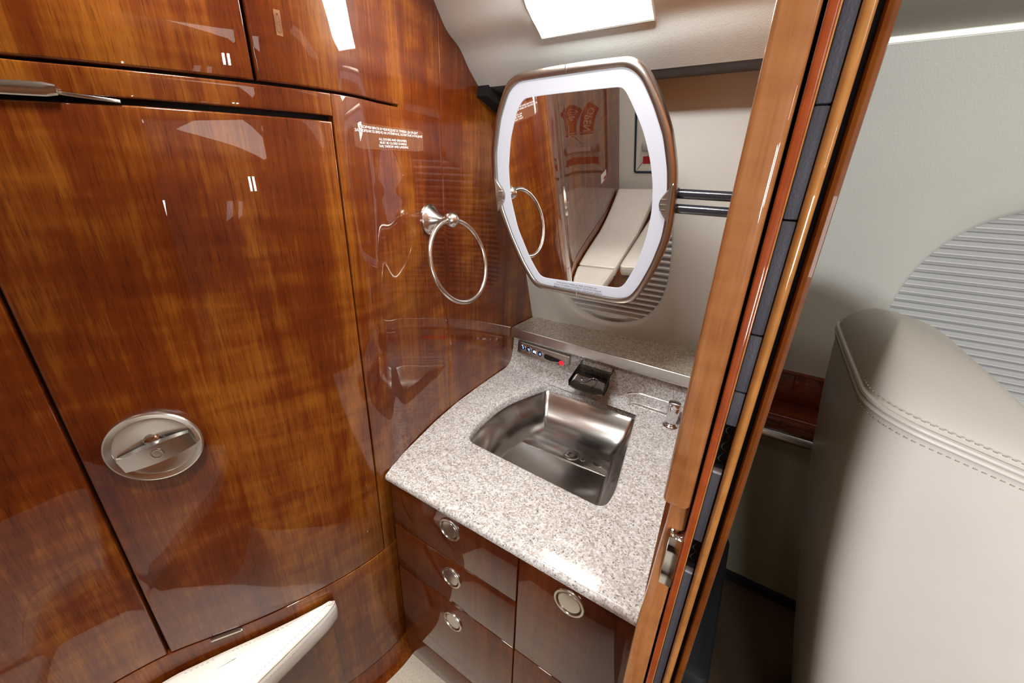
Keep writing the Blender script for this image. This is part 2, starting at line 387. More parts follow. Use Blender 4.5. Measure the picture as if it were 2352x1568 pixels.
# face frame: rail between the doors, stile, base
fr = [wpanel('rail', .02, sDR + .001, lambda s: zTOP(s) + .008, lambda s: zUP(s) - .002, wl, M['wood'], bev=.0025),
      wpanel('stile', sDR + .0012, sPS - .0012, lambda s: zBOT(s), lambda s: zUP(s) - .002 if s < sUR else CZ, wl, M['wood'], bev=.0015, ds=.012),
      wpanel('base_panel', .02, s_of(-.9955, .797), FZ + .05, lambda s: zBOT(s) - .001, wl, M['wood'], bev=.0015),
      wpanel('upper_stile', sUR + .0012, sPS - .0012, lambda s: zUP(s) - .004, CZ, wl, M['wood'], bev=.0012)]
wpanel('end_panel', sPS + .0012, WS[-1] - .002, -1.16, CZ, wl, M['wood'], bev=.0015)
# flared foot of the closet
ft = MB(); ss = [lerp(.05, s_of(-1.01, .845), i / 60) for i in range(61)]
ft.grid([[wp(s, z, o) for z, o in ((FZ + .10, .001), (FZ + .07, .006), (FZ + .04, .018), (FZ + .015, .035), (FZ + .0, .045))] for s in ss])
ft.build('foot', M['wood'], wl)
# little hinge clips in the door gaps
def clip(s0, s1, z0f, h, off, label):
    mb = MB(); rows = []
    for i in range(13):
        s = lerp(s0, s1, i / 12); z = z0f(s); e = .0 if 0 < i < 12 else .006
        rows.append([wp(s, z + e * .5, .0), wp(s, z + e * .5, off), wp(s, z + .004 + e * .3, off + .003), wp(s, z + h - .004 - e * .3, off + .003), wp(s, z + h - e * .5, off), wp(s, z + h - e * .5, .0)])
    mb.grid(rows); mb.poly(rows[0]); mb.poly(rows[-1]); return mb.build('hinge_clip', M['nickel'], wl, label=label)
clip(s_of(-1.21, .09), s_of(-1.132, .252), lambda s: zTOP(s) + .002, .022, .010, 'satin metal clip over the closet door')
ln = MB(); ln.bar(wp(s_of(-1.132, .252), zTOP(0) + .013, .004), wp(s_of(-1.096, .325), zTOP(s_of(-1.096, .325)) + .001, .001), .004, .006, .001); ln.build('hinge_wire', M['nickel'], wl)
clip(s_of(-1.168, .178), s_of(-1.132, .25), lambda s: zBOT(s) - .012, .014, .006, 'satin metal clip under the closet door')

# round recessed latch in the closet door
sL = s_of(-1.152, .214); zL = -.627
c0 = wp(sL, zL, .001); nL = (wp(sL, zL, 1) - wp(sL, zL, 0)).normalized()
tL = Vector((-nL.y, nL.x, 0)); uz = Vector((0, 0, 1))
lt = MB(); R_ = .0945
lt.lathe(c0, nL, [(R_, -.002), (R_, .010), (R_ * .985, .0145), (R_ * .95, .016), (R_ * .86, .0125), (R_ * .825, .0115), (R_ * .82, .0095), (R_ * .80, .0095), (R_ * .60, .0075), (R_ * .30, .0045), (.006, .002)], 64, False, True)
m_, t_, n_, b_ = nt('turned_latch_steel')
b_.inputs['Base Color'].default_value = (.84, .83, .80, 1); b_.inputs['Metallic'].default_value = 1; b_.inputs['Roughness'].default_value = .20; b_.inputs['Anisotropic'].default_value = .9
g_ = t_.nodes.new('ShaderNodeNewGeometry'); v1 = t_.nodes.new('ShaderNodeVectorMath'); v1.operation = 'SUBTRACT'; v1.inputs[1].default_value = U(*c0); lk(t_, g_.outputs['Position'], v1.inputs[0])
v2 = t_.nodes.new('ShaderNodeVectorMath'); v2.operation = 'CROSS_PRODUCT'; v2.inputs[0].default_value = nL; lk(t_, v1.outputs[0], v2.inputs[1])
v3 = t_.nodes.new('ShaderNodeVectorMath'); v3.operation = 'NORMALIZE'; lk(t_, v2.outputs[0], v3.inputs[0]); lk(t_, v3.outputs[0], b_.inputs['Tangent'])
latch = lt.build('latch_rim', m_, wl, angle=30, label='round recessed brushed steel latch')
bb = MB()
tilt = math.radians(14); dirb = tL * math.cos(tilt) + uz * math.sin(tilt); perp = uz * math.cos(tilt) - tL * math.sin(tilt)
N = 24; top = []; bot = []
rows = []
for k in range(N + 1):
    a = -1 + 2 * k / N; x = a * R_ * .78
    hh = .021 + .006 * (1 - a * a); fr_ = .011 + .006 * (1 - a * a)
    cc = c0 + dirb * x - perp * .012 + nL * .010
    rows.append([cc + perp * hh + nL * .002, cc + perp * (hh - .003) + nL * fr_, cc - perp * (hh - .003) + nL * fr_, cc - perp * hh + nL * .002])
bb.grid(rows); bb.poly(rows[0]); bb.poly(rows[-1])
bb.build('turn_bar', M['steel'], latch, angle=40)
bt = MB(); bt.lathe(c0 - perp * .012 + nL * .0265, nL, [(.0135, -.002), (.0135, .001), (.012, .0015), (.006, -.0005), (.0005, -.001)], 28); bt.build('bar_dimple', M['steel_y'], latch)
bt = MB(); bt.lathe(c0 + perp * .016 + nL * .002, nL, [(.016, 0), (.016, .006), (.013, .009), (.004, .010)], 28, False, True); bt.build('spindle', M['chrome'], latch)

# sticker with oval on the upper door
s0 = s_of(-.995, .600); st = thing('sticker', 'small clear sticker with an oval mark on the upper closet door', 'sticker', tuple(wp(s0, .27, .003)))
mb = MB(); zz = (.272, .318)
mb.grid([[wp(s0 - .0065 + .013 * i / 3, z, .0032) for z in zz] for i in range(4)]); mb.build('backing', M['film_oval'], st)
mb = MB(); P = []
for k in range(28):
    a = 2 * PI * k / 28; P.append(wp(s0 + .0046 * math.cos(a), .295 + .017 * math.sin(a), .0038))
mb.tube(P, .0006, 6, closed=True); mb.build('oval_outline', M['oval'], st)
mb = MB(); add_text(mb, fit_text('4', .005, .016), lambda x, y: wp(s0 + x, .287 + y, .0038)); mb.build('lettering', M['oval'], st)

# printed notice beside the door
sa, sb = s_of(-.9875, .756), s_of(-1.068, 1.094)
zt = lambda s: lerp(.127, .143, (s - sa) / (sb - sa)); pl = thing('notice', 'clear notice with white print beside the closet door', 'sign', tuple(wp(lerp(sa, sb, .5), .1, .001)))
mb = MB(); rows = []
for i in range(25):
    s = lerp(sa, sb, i / 24); e = .006 if i in (0, 24) else (.002 if i in (1, 23) else 0)
    rows.append([wp(s, zt(s) - e, .0012), wp(s, zt(s) - .0635 + e, .0012)])
mb.grid(rows); mb.build('film', M['film'], pl)
def notice(body, f0, f1, dz, cap):
    mb = MB(); a, b = lerp(sa, sb, f0), lerp(sa, sb, f1); mid = (a + b) / 2
    add_text(mb, fit_text(body, b - a, cap, fatten=.012), lambda x, y: wp(mid + x, zt(mid + x) - dz + y, .0022)); mb.build('lettering', M['white_text'], pl, smooth=False)
notice('ВСИЧКИ ВРАТИ И ЧЕКМЕДЖЕТА ТРЯБВА ДА БЪДАТ', .085, .915, .0125, .0062)
notice('ЗАТВОРЕНИ ПО ВРЕМЕ НА РУЛИРАНЕ, ИЗЛИТАНЕ И КАЦАНЕ', .010, .985, .0215, .0062)
notice('ALL DOORS AND DRAWERS', .315, .725, .0385, .0062)
notice('MUST BE CLOSED DURING', .325, .722, .0475, .0062)
notice('TAXI, TAKEOFF AND LANDING', .305, .745, .0565, .0062)
# placard low down on the far end of the wood wall (seen in the mirror)
sp = s_of(-1.262, -.95); pc = thing('placard', 'small white and red placard on the dark wall, seen in the mirror', 'sign', tuple(wp(sp, -.95, .001)))
mb = MB(); mb.grid([[wp(sp + x, -.95 + z, .001) for z in (-.04, .04)] for x in (-.07, .07)]); mb.build('card', M['sticker'], pc)
mb = MB(); mb.grid([[wp(sp + x, -.95 + z, .002) for z in (-.036, -.008)] for x in (-.065, .0)]); mb.build('red_band', M['red'], pc)

# ------------------------------------------------------------------ towel ring
rb = wp(s_of(-1.071, 1.115), -.146, .0); rn = Vector((.985, .172, 0)).normalized()
H = Vector((-.979, 1.129, -.140)); rn = (H - rb).normalized()
tr = thing('towel_ring', 'satin nickel towel ring on the glossy wood wall', 'towel ring', tuple(rb))
mb = MB(); L = (H - rb).length
mb.lathe(rb, rn, [(.055, 0), (.0555, .006), (.054, .010), (.047, .013), (.038, .021), (.028, .033), (.019, .048), (.0135, .062), (.0125, L * .82)], 40, True, False); mb.build('base', M['nickel'], tr, angle=50)
mb = MB(); mb.lathe(H, rn, [(.012, -.026), (.022, -.021), (.0275, -.010), (.028, 0), (.025, .012), (.016, .022), (.006, .028), (.001, .0285)], 32, True, True); mb.build('knob', M['nickel'], tr, angle=60)
rc = Vector((-.939, 1.123, -.283)); nn = Vector((.962, .002, .273)).normalized(); e1 = Vector((0, 0, 1)).cross(nn).normalized(); e2 = nn.cross(e1)
mb = MB(); mb.tube([rc + (e1 * math.cos(2 * PI * k / 72) + e2 * math.sin(2 * PI * k / 72)) * .149 for k in range(72)], .0088, 12, closed=True); mb.build('ring', M['nickel'], tr)

# ------------------------------------------------------------------ floor, bulkhead, far walls
def slab(name, pts, z0, z1, m, parent=None, kind=None, smooth=False):
    mb = MB(); mb.loops([[(x, y, z0) for x, y in pts], [(x, y, z1) for x, y in pts]]); return mb.build(name, m, parent, smooth=smooth, kind=kind)
slab('floor', [(-1.5, -1.6), (-.045, -1.6), (-.045, 2.2), (-1.5, 2.2)], FZ - .06, FZ, M['tile'], kind='structure')
slab('floor', [(-.045, -1.6), (3.2, -1.6), (3.2, 2.2), (-.045, 2.2)], FZ - .06, FZ, M['carpet'], kind='structure')
def ywall(z): return 1.742 - .3554 * z
# bulkhead between lavatory and cabin (behind its edge trim)
YJ = .45
slab('wall_bulkhead', [(-.030, YJ + .055), (.030, YJ + .055), (.030, 1.96), (-.030, 1.96)], FZ, .80, M['bulkhead'], kind='structure')
slab('wall_bulkhead', [(-.030, -1.47), (.030, -1.47), (.030, -.32), (-.030, -.32)], FZ, .80, M['wood_frame'], kind='structure')
slab('wall_bulkhead', [(-.030, -.32), (.030, -.32), (.030, YJ + .055), (-.030, YJ + .055)], .44, .80, M['wood_frame'], kind='structure')
slab('wall_front', [(3.1, -1.55), (3.2, -1.55), (3.2, 2.2), (3.1, 2.2)], FZ, .9, M['wood'], kind='structure')
slab('wall_rear', [(-1.5, -1.55), (-1.4, -1.55), (-1.4, 2.2), (-1.5, 2.2)], FZ, .9, M['liner'], kind='structure')
slab('wall_left', [(-1.5, -1.55), (3.2, -1.55), (3.2, -1.45), (-1.5, -1.45)], FZ, .9, M['liner'], kind='structure')

# ------------------------------------------------------------------ ceiling with valance
CP = [(1.461, .332), (1.391, .38), (1.33, .432), (1.251, .466), (1.182, .528), (1.08, .60), (.93, .665), (.70, .705), (.2, .72), (-.4, .72), (-.9, .68), (-1.2, .58), (-1.46, .40)]
CPs = catmull([(0, y, z) for y, z in CP], 5)
mb = MB(); prof = [(p.y, p.z) for p in CPs]
lip = [(1.475, .345), (1.470, .334), (1.461, .332)]
mb.grid([[(x, y, z) for y, z in [(1.62, .42)] + lip[:2] + prof] for x in (-1.5, -1.0, -.5, -.02)])
mb.build('ceiling', M['headliner'], kind='structure')
# rubber gasket strip under the valance
mb = MB()
for (y, z, hh) in ((1.53, .333, .026),):
    mb.grid([[(x, y - .066, z + .004), (x, y - .055, z - .003), (x, y + .0, z - .008), (x, y + .07, z - .000), (x, y + .11, z + .02), (x, y + .1, z + .06)] for x in (-1.055, -.5, -.02)])
mb.build('trim_1', M['gasket_grey'], kind='structure')
mb = MB(); mb.loops([[(x, 1.44, .30), (x, 1.60, .26), (x, 1.66, .20), (x, 1.70, .30), (x, 1.62, .40), (x, 1.46, .36)] for x in (-1.12, -1.055)]); mb.build('gap_filler', M['black'], kind='structure')  # black block standing in for the dark gap between closet and liner

# ceiling lamp lying in the slope of the valance
def cprof(t):   # point at arc length from the bottom edge Y=1.341
    acc = 0; start = None
    pts = [p for p in CPs if p.y <= 1.341]
    pts = [Vector((0, 1.341, .423))] + pts
    for a, b in zip(pts, pts[1:]):
        L = (b - a).length
        if acc + L >= t: return a.lerp(b, (t - acc) / L), (b - a).normalized()
        acc += L
    return pts[-1], (b - a).normalized()
lp_ = thing('ceiling_light', 'bright white rectangular light panel in the sloped ceiling', 'ceiling light', (-.585, 1.15, .5))
mb = MB(); rows = []
for i in range(13):
    p, tg = cprof(.010 + (.46 - .02) * i / 12); nrm = Vector((0, tg.z, -tg.y)); nrm = -nrm if nrm.z > 0 else nrm
    if i in (0, 12): rows_edge = [(x, p.y + nrm.y * .001, p.z + nrm.z * .001) for x in (-.757, -.757, -.67, -.585, -.49, -.411, -.411)]
    if i == 0: rows.append(rows_edge)
    e = .008 if i in (0, 12) else 0
    rows.append([(-.757, p.y + nrm.y * .001, p.z + nrm.z * .001)] + [(x, p.y + nrm.y * .008, p.z + nrm.z * .008) for x in (-.756 + e, -.67, -.585, -.49, -.412 - e)] + [(-.411, p.y + nrm.y * .001, p.z + nrm.z * .001)])
    if i == 12: rows.append(rows_edge)
mb.grid(rows); mb.build('diffuser', M['lamp'], lp_)
mb = MB(); P = []
for x, t in ((-.761, .004), (-.761, .12), (-.761, .24), (-.761, .36), (-.761, .455), (-.407, .455), (-.407, .36), (-.407, .24), (-.407, .12), (-.407, .004)):
    p, tg = cprof(t); nrm = Vector((0, tg.z, -tg.y)); nrm = -nrm if nrm.z > 0 else nrm; P.append((x, p.y + nrm.y * .002, p.z + nrm.z * .002))
mb.tube(P, .006, 8, closed=True); mb.build('bezel', M['headliner'], lp_)

# ------------------------------------------------------------------ outboard liner with window openings
def liner(name, x0, x1, z0, z1, cx, cz, hw, hh, yf, parent=None):
    mb = MB(); N = 96; hole = []; rect = []
    def corner_ang(X, Z): return math.atan2(Z - cz, X - cx)
    ang = sorted([2 * PI * k / N - PI for k in range(N)] + [corner_ang(X, Z) for X in (x0, x1) for Z in (z0, z1)])
    def ell(a, k=1.0):
        e = 2.5; c, s_ = math.cos(a), math.sin(a)
        r = (abs(c / hw) ** e + abs(s_ / hh) ** e) ** (-1 / e) ; return cx + c * r * k, cz + s_ * r * k
    def rec(a):
        c, s_ = math.cos(a), math.sin(a); t = 1e9
        if c > 1e-9: t = min(t, (x1 - cx) / c)
        if c < -1e-9: t = min(t, (x0 - cx) / c)
        if s_ > 1e-9: t = min(t, (z1 - cz) / s_)
        if s_ < -1e-9: t = min(t, (z0 - cz) / s_)
        return cx + c * t, cz + s_ * t
    loops = []
    for k, dy in ((.985, .075), (.99, .045), (1.0, .022), (1.025, .008), (1.05, .001)):
        loops.append([(ell(a, k)[0], yf(*ell(a, k)) + dy, ell(a, k)[1]) for a in ang])
    for t in (.15, .35, .6, .8, 1.0):
        lp = []
        for a in ang:
            p, q = ell(a, 1.05), rec(a); X, Z = lerp(p[0], q[0], t), lerp(p[1], q[1], t); lp.append((X, yf(X, Z), Z))
        loops.append(lp)
    mb.loops(loops, False, False)
    return mb.build(name, M['liner'], parent, angle=60, kind='structure'), ell
yl = lambda x, z: ywall(z) + .10 * max(0, x + 1.118) * max(0, min(1, (-z - .2) * 1.75)) * .57
yc = lambda x, z: ywall(z) if z > -.75 else 2.009
_, ellA = liner('wall_right', -1.14, -.028, -1.10, .42, -.655, -.295, .30, .415, yl)
_, ellB = liner('wall_right', .028, 3.15, -.757, .372, .735, -.375, .315, .36, yc)
def window(idx, cx, cz, hw, hh, yf, ell, n, label):
    wd = thing('window_shade', label, 'window shade', (cx, yf(cx, cz) + .05, cz - hh))
    zt, zb = cz + hh, cz - hh; ph = (zt - zb) / n
    for k in range(n):
        z0 = zb + k * ph
        if z0 + ph < zb + .055: continue
        zm = z0 + ph / 2; q = min(1, abs((zm - cz) / hh)); half = hw * max(0, (1 - q ** 2.5)) ** .4 + .015
        half = min(half, hw * .99)
        mb = MB(); rows = []
        for X in (cx - half, cx + half):
            y = yf(X, zm) + .058
            rows.append([(X, y + .020, z0), (X, y - .006, z0 + ph * .30), (X, y - .012, z0 + ph * .42), (X, y - .012, z0 + ph * .52), (X, y + .020, z0 + ph)])
        mb.grid(rows); mb.build('pleat', M['shade'], wd, angle=20)
    # bottom pull rail
    mb = MB(); rows = []
    for i in range(13):
        X = cx + hw * .72 * (-1 + i / 6); y = yf(X, zb) + .045
        rows.append([(X, y + .05, zb + .075), (X, y, zb + .072), (X, y - .012, zb + .05), (X, y - .004, zb + .02), (X, y + .03, zb - .02)])
    mb.grid(rows); rail = mb.build('bottom_rail', M['shade_rail'], wd)
    mb = MB(); rows = []
    for i in range(21):
        a = -1 + i / 10; X = cx + hw * .42 * a; y = yf(X, zb) + .034; h_ = .022 * max(0.02, 1 - a * a)
        rows.append([(X, y + .006, zb + .042 + h_ * .6), (X, y - .012 * (1 - a * a), zb + .042), (X, y - .02 * (1 - a * a), zb + .042 - h_ * .6), (X, y + .004, zb + .042 - h_)])
    mb.grid(rows); mb.build('pull_lip', M['shade_rail'], rail)
    pn = MB(); pn.grid([[(cx + sx * hw * 1.05, yf(cx, cz + sz * hh * 1.05) + .10, cz + sz * hh * 1.05) for sx in (-1, 1)] for sz in (-1, 1)])
    pn.build('window_%d' % idx, M['shade_rail'], kind='structure')
window(1, -.655, -.295, .30, .415, yl, ellA, 27, 'pleated white shade in the lavatory window behind the mirror')
window(2, .735, -.375, .315, .36, yc, ellB, 25, 'pleated white shade in the cabin window behind the leather seat')

# ------------------------------------------------------------------ cabin side: ceiling, light strip, ledge, dado
mb = MB(); cpf = [(1.72, .42), (1.601, .382), (1.50, .40), (1.38, .44), (1.20, .60), (.9, .68), (.2, .72), (-.4, .72), (-.9, .68), (-1.2, .58), (-1.46, .40)]
mb.grid([[(x, y, z) for y, z in cpf] for x in (.02, 1, 2, 3.15)]); mb.build('ceiling', M['tan_headliner'], kind='structure')
ls = thing('light_strip', 'white light strip along the top of the cabin liner', 'light', (1.5, 1.6, .375))
mb = MB(); mb.grid([[(x, 1.622, .366), (x, 1.615, .3665), (x, 1.604, .376), (x, 1.602, .380)] for x in (.035, 1.5, 3.1)]); mb.build('diffuser', M['strip'], ls)
mb = MB(); mb.grid([[(x, 1.61, .366), (x, 1.64, .366), (x, 1.66, .40)] for x in (.035, 1.5, 3.1)]); mb.build('channel', M['headliner'], ls)
lg = thing('side_ledge', 'dark red wooden ledge along the cabin wall behind the seat', 'ledge', (1.5, 1.95, -.95))
mb = MB(); mb.box((1.59, 2.012, -.752), (3.1, .03, .018), .004); mb.build('top_strip', M['wood_ledge'], lg)
mb = MB(); mb.box((1.59, 2.045, -.84), (3.1, .02, .16), .002); mb.build('back_board', M['wood_ledge'], lg)
mb = MB(); mb.box((1.59, 1.945, -.922), (3.1, .195, .026), .006); mb.build('shelf_board', M['wood_ledge'], lg)
mb = MB(); mb.box((1.59, 1.88, -.953), (3.1, .04, .036), .003); mb.build('under_board', M['wood_ledge'], lg)  # wooden board set back under the shelf board
mb = MB(); mb.tube([(.04, 1.865, -.995), (3.1, 1.865, -.995)], .024, 20); mb.build('rail_tube', M['nickel'], lg, label='satin metal tube rail')
slab('wall_right', [(.032, 2.0), (3.1, 2.0), (3.1, 2.05), (.032, 2.05)], FZ, -.935, M['dado'], kind='structure')
slab('baseboard_right', [(.032, 1.975), (3.1, 1.975), (3.1, 2.0), (.032, 2.0)], FZ, FZ + .05, M['rubber'], kind='structure')
# dark floor box at the foot of the bulkhead
mb = MB(); mb.box((.115, 1.45, -1.80), (.12, .75, .43), .03); fb = mb.build('floor_box', M['rubber']); tag(fb, 'black box standing on the carpet against the bulkhead', 'box')

# ------------------------------------------------------------------ doorway edge (pocket door frame) : strips at Y = YJ
dj = setting('door_1', (0, YJ, FZ))
def strip(name, x0, x1, z0, z1, y0, y1, m, bev=.003, label=None, parent=dj):
    mb = MB(); mb.box(((x0 + x1) / 2, (y0 + y1) / 2, (z0 + z1) / 2), (x1 - x0, y1 - y0, z1 - z0), bev); return mb.build(name, m, parent, label=label)
ZC = .76
strip('backing', -.030, .034, FZ, ZC, YJ + .03, YJ + .054, M['black'], .0)
strip('upper_stile', -.0410, -.0083, -.383, ZC, YJ - .002, YJ + .054, M['wood_frame'], .006, 'thick upper stile with a rounded lower end')
# lower stile, waisted at the top
mb = MB(); rows = []
for z, xl, y in ((-.352, -.0335, .018), (-.39, -.0335, .018), (-.405, -.0322, .016), (-.43, -.0320, .012), (-.48, -.0335, .006), (-.54, -.0350, .003), (-.60, -.0375, 0), (-.68, -.0385, 0), (-.78, -.0385, 0), (-1.2, -.0385, 0), (FZ, -.0385, 0)):
    xr = -.0083 if z < -.55 else -.0075
    rows.append([(xl, YJ + .054, z), (xl, YJ + y + .006, z), (xl + .0018, YJ + y + .0018, z), (xl + .006, YJ + y, z), (xr - .004, YJ + y, z), (xr, YJ + y + .003, z), (xr, YJ + .054, z)])
mb.loops(rows); mb.build('lower_stile', M['wood_frame'], dj, angle=40)
strip('inner_strip', -.0052, .0034, FZ, ZC, YJ + .001, YJ + .05, M['wood_red'], .0022)
strip('inner_bead', .0026, .0048, FZ, ZC, YJ + .004, YJ + .05, M['wood_gold'], .0010)
mb = MB(); rows = []
for z in (FZ, -1.2, -.5, 0, ZC):
    rows.append([(.0168, YJ + .05, z), (.0168, YJ + .006, z), (.0176, YJ + .001, z), (.0195, YJ - .003, z), (.0220, YJ - .004, z), (.0248, YJ - .003, z), (.0266, YJ + .001, z), (.0270, YJ + .006, z), (.0270, YJ + .05, z)])
mb.loops(rows); mb.build('round_molding', M['wood_gold'], dj, angle=60)
mb = MB(); rows = []
for z in (FZ, -1.2, -.5, 0, ZC):
    rows.append([(.0322, YJ + .054, z), (.0322, YJ + .012, z), (.0335, YJ + .008, z), (.0365, YJ + .007, z), (.0375, YJ + .009, z), (.0405, YJ + .010, z), (.0415, YJ + .014, z), (.0415, YJ + .054, z)])
mb.loops(rows); mb.build('outer_molding', M['wood_edge'], dj, angle=40)
# foam seal blocks in the slot
zs = [ZC, .066, -.026, -.139, -.2055]
for a, b in zip(zs, zs[1:]):
    strip('seal_block', .0050, .0164, b + .0006, a - .0006, YJ + .004, YJ + .03, M['foam'], .0014)
strip('seal_block', .0050, .0162, -.249, -.2061, YJ + .005, YJ + .03, M['foam'], .0014)
for a, b in ((-.318, -.428), (-.487, -.80), (-.801, FZ)):
    o = strip('seal_block', .0050, .0158, b, a, YJ + .007, YJ + .03, M['foam'], .0012)
    if a > -.6:
        strip('seal_end', .0052, .0156, a - .0005, a + .0030, YJ + .0068, YJ + .016, M['foam_end'], .0010)
for z0 in (-.262, -.285, -.302, -.45, -.468):
    mb = MB(); P = [(.0105 + .003 * math.sin(k * 1.3), YJ + .022 + .003 * math.cos(k), z0 - .014 + .0035 * k) for k in range(8)]
    mb.tube(catmull(P, 3), .0006, 6); mb.build('seal_hook', M['rubber'], dj)
# latch pull on the lower stile
mb = MB(); rows = []
for z, y in ((-.427, .024), (-.429, .008), (-.433, -.001), (-.440, -.004), (-.458, -.004), (-.461, -.0025), (-.50, -.001), (-.512, .001), (-.526, .004), (-.530, .012), (-.531, .024)):
    xl = -.0222 - .0012 * ((-.427 - z) / .104); rows.append([(xl, YJ + .03, z), (xl, YJ + y + .002, z), (xl + .0012, YJ + y, z), (-.0062, YJ + y, z), (-.0052, YJ + y + .002, z), (-.0052, YJ + .03, z)])
mb.loops(rows); mb.build('latch_pull', M['chrome'], dj, angle=40, label='polished metal latch pull')
slab('wall_bulkhead', [(-.0405, YJ + .056), (-.031, YJ + .056), (-.031, 1.95), (-.0405, 1.95)], FZ, .72, M['wood_frame'], kind='structure')

# ------------------------------------------------------------------ vanity: cabinet, counter, sink, shelf
YF = .742
va = thing('vanity_cabinet', 'dark glossy wooden vanity cabinet with three drawers and two doors under the granite counter', 'cabinet', (-.5, 1.0, FZ))
mb = MB(); pts = [(-.985, YF + .025), (-.048, YF + .025), (-.048, 1.66), (-1.09, 1.66), (-1.05, 1.089), (-1.01, .90)]
mb.loops([[(x, y, z) for x, y in pts] for z in (FZ + .02, -1.25)]); mb.build('carcass', M['black'], va, smooth=False)
mb = MB(); mb.grid([[(x, YF + .026, z) for z in (-1.26, -1.03)] for x in (-.985, -.048)]); mb.build('top_rail', M['black'], va)
def front(name, x0, x1, z0, z1):
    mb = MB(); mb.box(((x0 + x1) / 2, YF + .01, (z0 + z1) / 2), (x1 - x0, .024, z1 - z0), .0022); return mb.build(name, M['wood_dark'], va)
def pull(parent, x, z, r=.0445):
    mb = MB(); mb.lathe((x, YF - .0025, z), (0, -1, 0), [(r, -.002), (r, .003), (r * .96, .006), (r * .84, .0065), (r * .80, .004), (r * .78, -.008)], 44); rim = mb.build('latch_ring', M['nickel'], parent, angle=30)
    mb = MB(); mb.lathe((x, YF - .0025, z), (0, -1, 0), [(r * .77, -.008), (r * .77, .000), (r * .70, .004), (r * .5, .005), (.0005, .0052)], 40, False, True); mb.build('push_button', M['nickel'], parent, angle=30)
X0, X1, X2 = -.966, -.4125, -.050
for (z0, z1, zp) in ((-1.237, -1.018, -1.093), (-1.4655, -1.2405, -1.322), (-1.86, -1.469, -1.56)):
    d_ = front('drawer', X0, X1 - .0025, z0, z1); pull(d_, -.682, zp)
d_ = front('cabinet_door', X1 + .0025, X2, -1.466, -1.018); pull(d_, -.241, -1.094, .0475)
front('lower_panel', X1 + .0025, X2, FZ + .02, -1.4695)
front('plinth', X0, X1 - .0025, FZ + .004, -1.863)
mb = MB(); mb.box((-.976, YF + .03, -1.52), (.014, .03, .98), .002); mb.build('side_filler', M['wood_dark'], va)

# granite counter with sink cut-out
left = [(-.977, .728), (-1.0, .80), (-1.022, .892), (-1.064, 1.089), (-1.090, 1.27), (-1.103, 1.459), (-1.112, 1.74)]
right = [(-.043, 1.74), (-.043, 1.459), (-.043, 1.27), (-.043, 1.089), (-.043, .892), (-.043, .80), (-.043, .728)]
def rounded(poly, rad, n=6):
    out = []; N = len(poly)
    for i in range(N):
        p = Vector((*poly[i], 0)); a = Vector((*poly[i - 1], 0)) - p; b = Vector((*poly[(i + 1) % N], 0)) - p; r = rad[i] if isinstance(rad, (list, tuple)) else rad
        r = min(r, a.length * .45, b.length * .45); q0 = p + a.normalized() * r; q1 = p + b.normalized() * r
        for k in range(n + 1):
            t = k / n; out.append(((1 - t) ** 2 * q0.x + 2 * t * (1 - t) * p.x + t * t * q1.x, (1 - t) ** 2 * q0.y + 2 * t * (1 - t) * p.y + t * t * q1.y))
    return out
sink_poly = [(-.868, 1.062), (-.262, 1.030), (-.256, 1.126), (-.346, 1.690), (-.825, 1.690), (-.918, 1.428), (-.908, 1.202)]
rim = rounded(sink_poly, [.05, .075, .12, .025, .02, .25, .12])
outer = rounded(left[::1] + right, [.012] + [.0] * 5 + [.0] + [.0] * 6 + [.0], 1)
def ring_fill(inner, outer_poly, c):
    """outer loop resampled by angle so that it pairs with the inner loop"""
    out = []
    for x, y in inner:
        d = Vector((x - c[0], y - c[1], 0)); best = None
        for i in range(len(outer_poly)):
            p, q = outer_poly[i], outer_poly[(i + 1) % len(outer_poly)]
            ex, ey = q[0] - p[0], q[1] - p[1]; den = d.x * ey - d.y * ex
            if abs(den) < 1e-12: continue
            t = ((p[0] - c[0]) * ey - (p[1] - c[1]) * ex) / den; s_ = ((p[0] - c[0]) * d.y - (p[1] - c[1]) * d.x) / den
            if t > 0 and -1e-6 <= s_ <= 1 + 1e-6 and (best is None or t < best): best = t
        out.append((c[0] + d.x * best, c[1] + d.y * best))
    return out
def dense(poly, n):
    out = []
    for i in range(len(poly)):
        p, q = poly[i], poly[(i + 1) % len(poly)]
        for k in range(n): out.append((lerp(p[0], q[0], k / n), lerp(p[1], q[1], k / n)))
    return out
cc = (-.585, 1.36)
op = left + right
# angles of the outer corners must be present: add them to the inner loop by ray casting
inn = dense(rim, 3)
def on_poly(poly, ang):
    d = (math.cos(ang), math.sin(ang)); best = 0
    for i in range(len(poly)):
        p, q = poly[i], poly[(i + 1) % len(poly)]; ex, ey = q[0] - p[0], q[1] - p[1]; den = d[0] * ey - d[1] * ex
        if abs(den) < 1e-12: continue
        t = ((p[0] - cc[0]) * ey - (p[1] - cc[1]) * ex) / den; s_ = ((p[0] - cc[0]) * d[1] - (p[1] - cc[1]) * d[0]) / den
        if t > 0 and -1e-6 <= s_ <= 1 + 1e-6: best = max(best, t)
    return (cc[0] + d[0] * best, cc[1] + d[1] * best)
angs = sorted([math.atan2(y - cc[1], x - cc[0]) for x, y in inn] + [math.atan2(y - cc[1], x - cc[0]) for x, y in op])
IN = [on_poly(inn, a) for a in angs]; OUT = [on_poly(op, a) for a in angs]
ct = thing('countertop', 'speckled grey granite vanity counter with a cut-out for the sink', 'countertop', (-.55, 1.2, -1.04))
mb = MB(); loops = []
def shr(p, q, k):  # from inner toward outer
    return (lerp(p[0], q[0], k), lerp(p[1], q[1], k))
loops.append([(x, y, -1.040) for x, y in IN]); loops.append([(x, y, -1.008) for x, y in IN])
loops.append([(*shr(p, q, .004 / max(.02, math.dist(p, q))), -1.002) for p, q in zip(IN, OUT)])
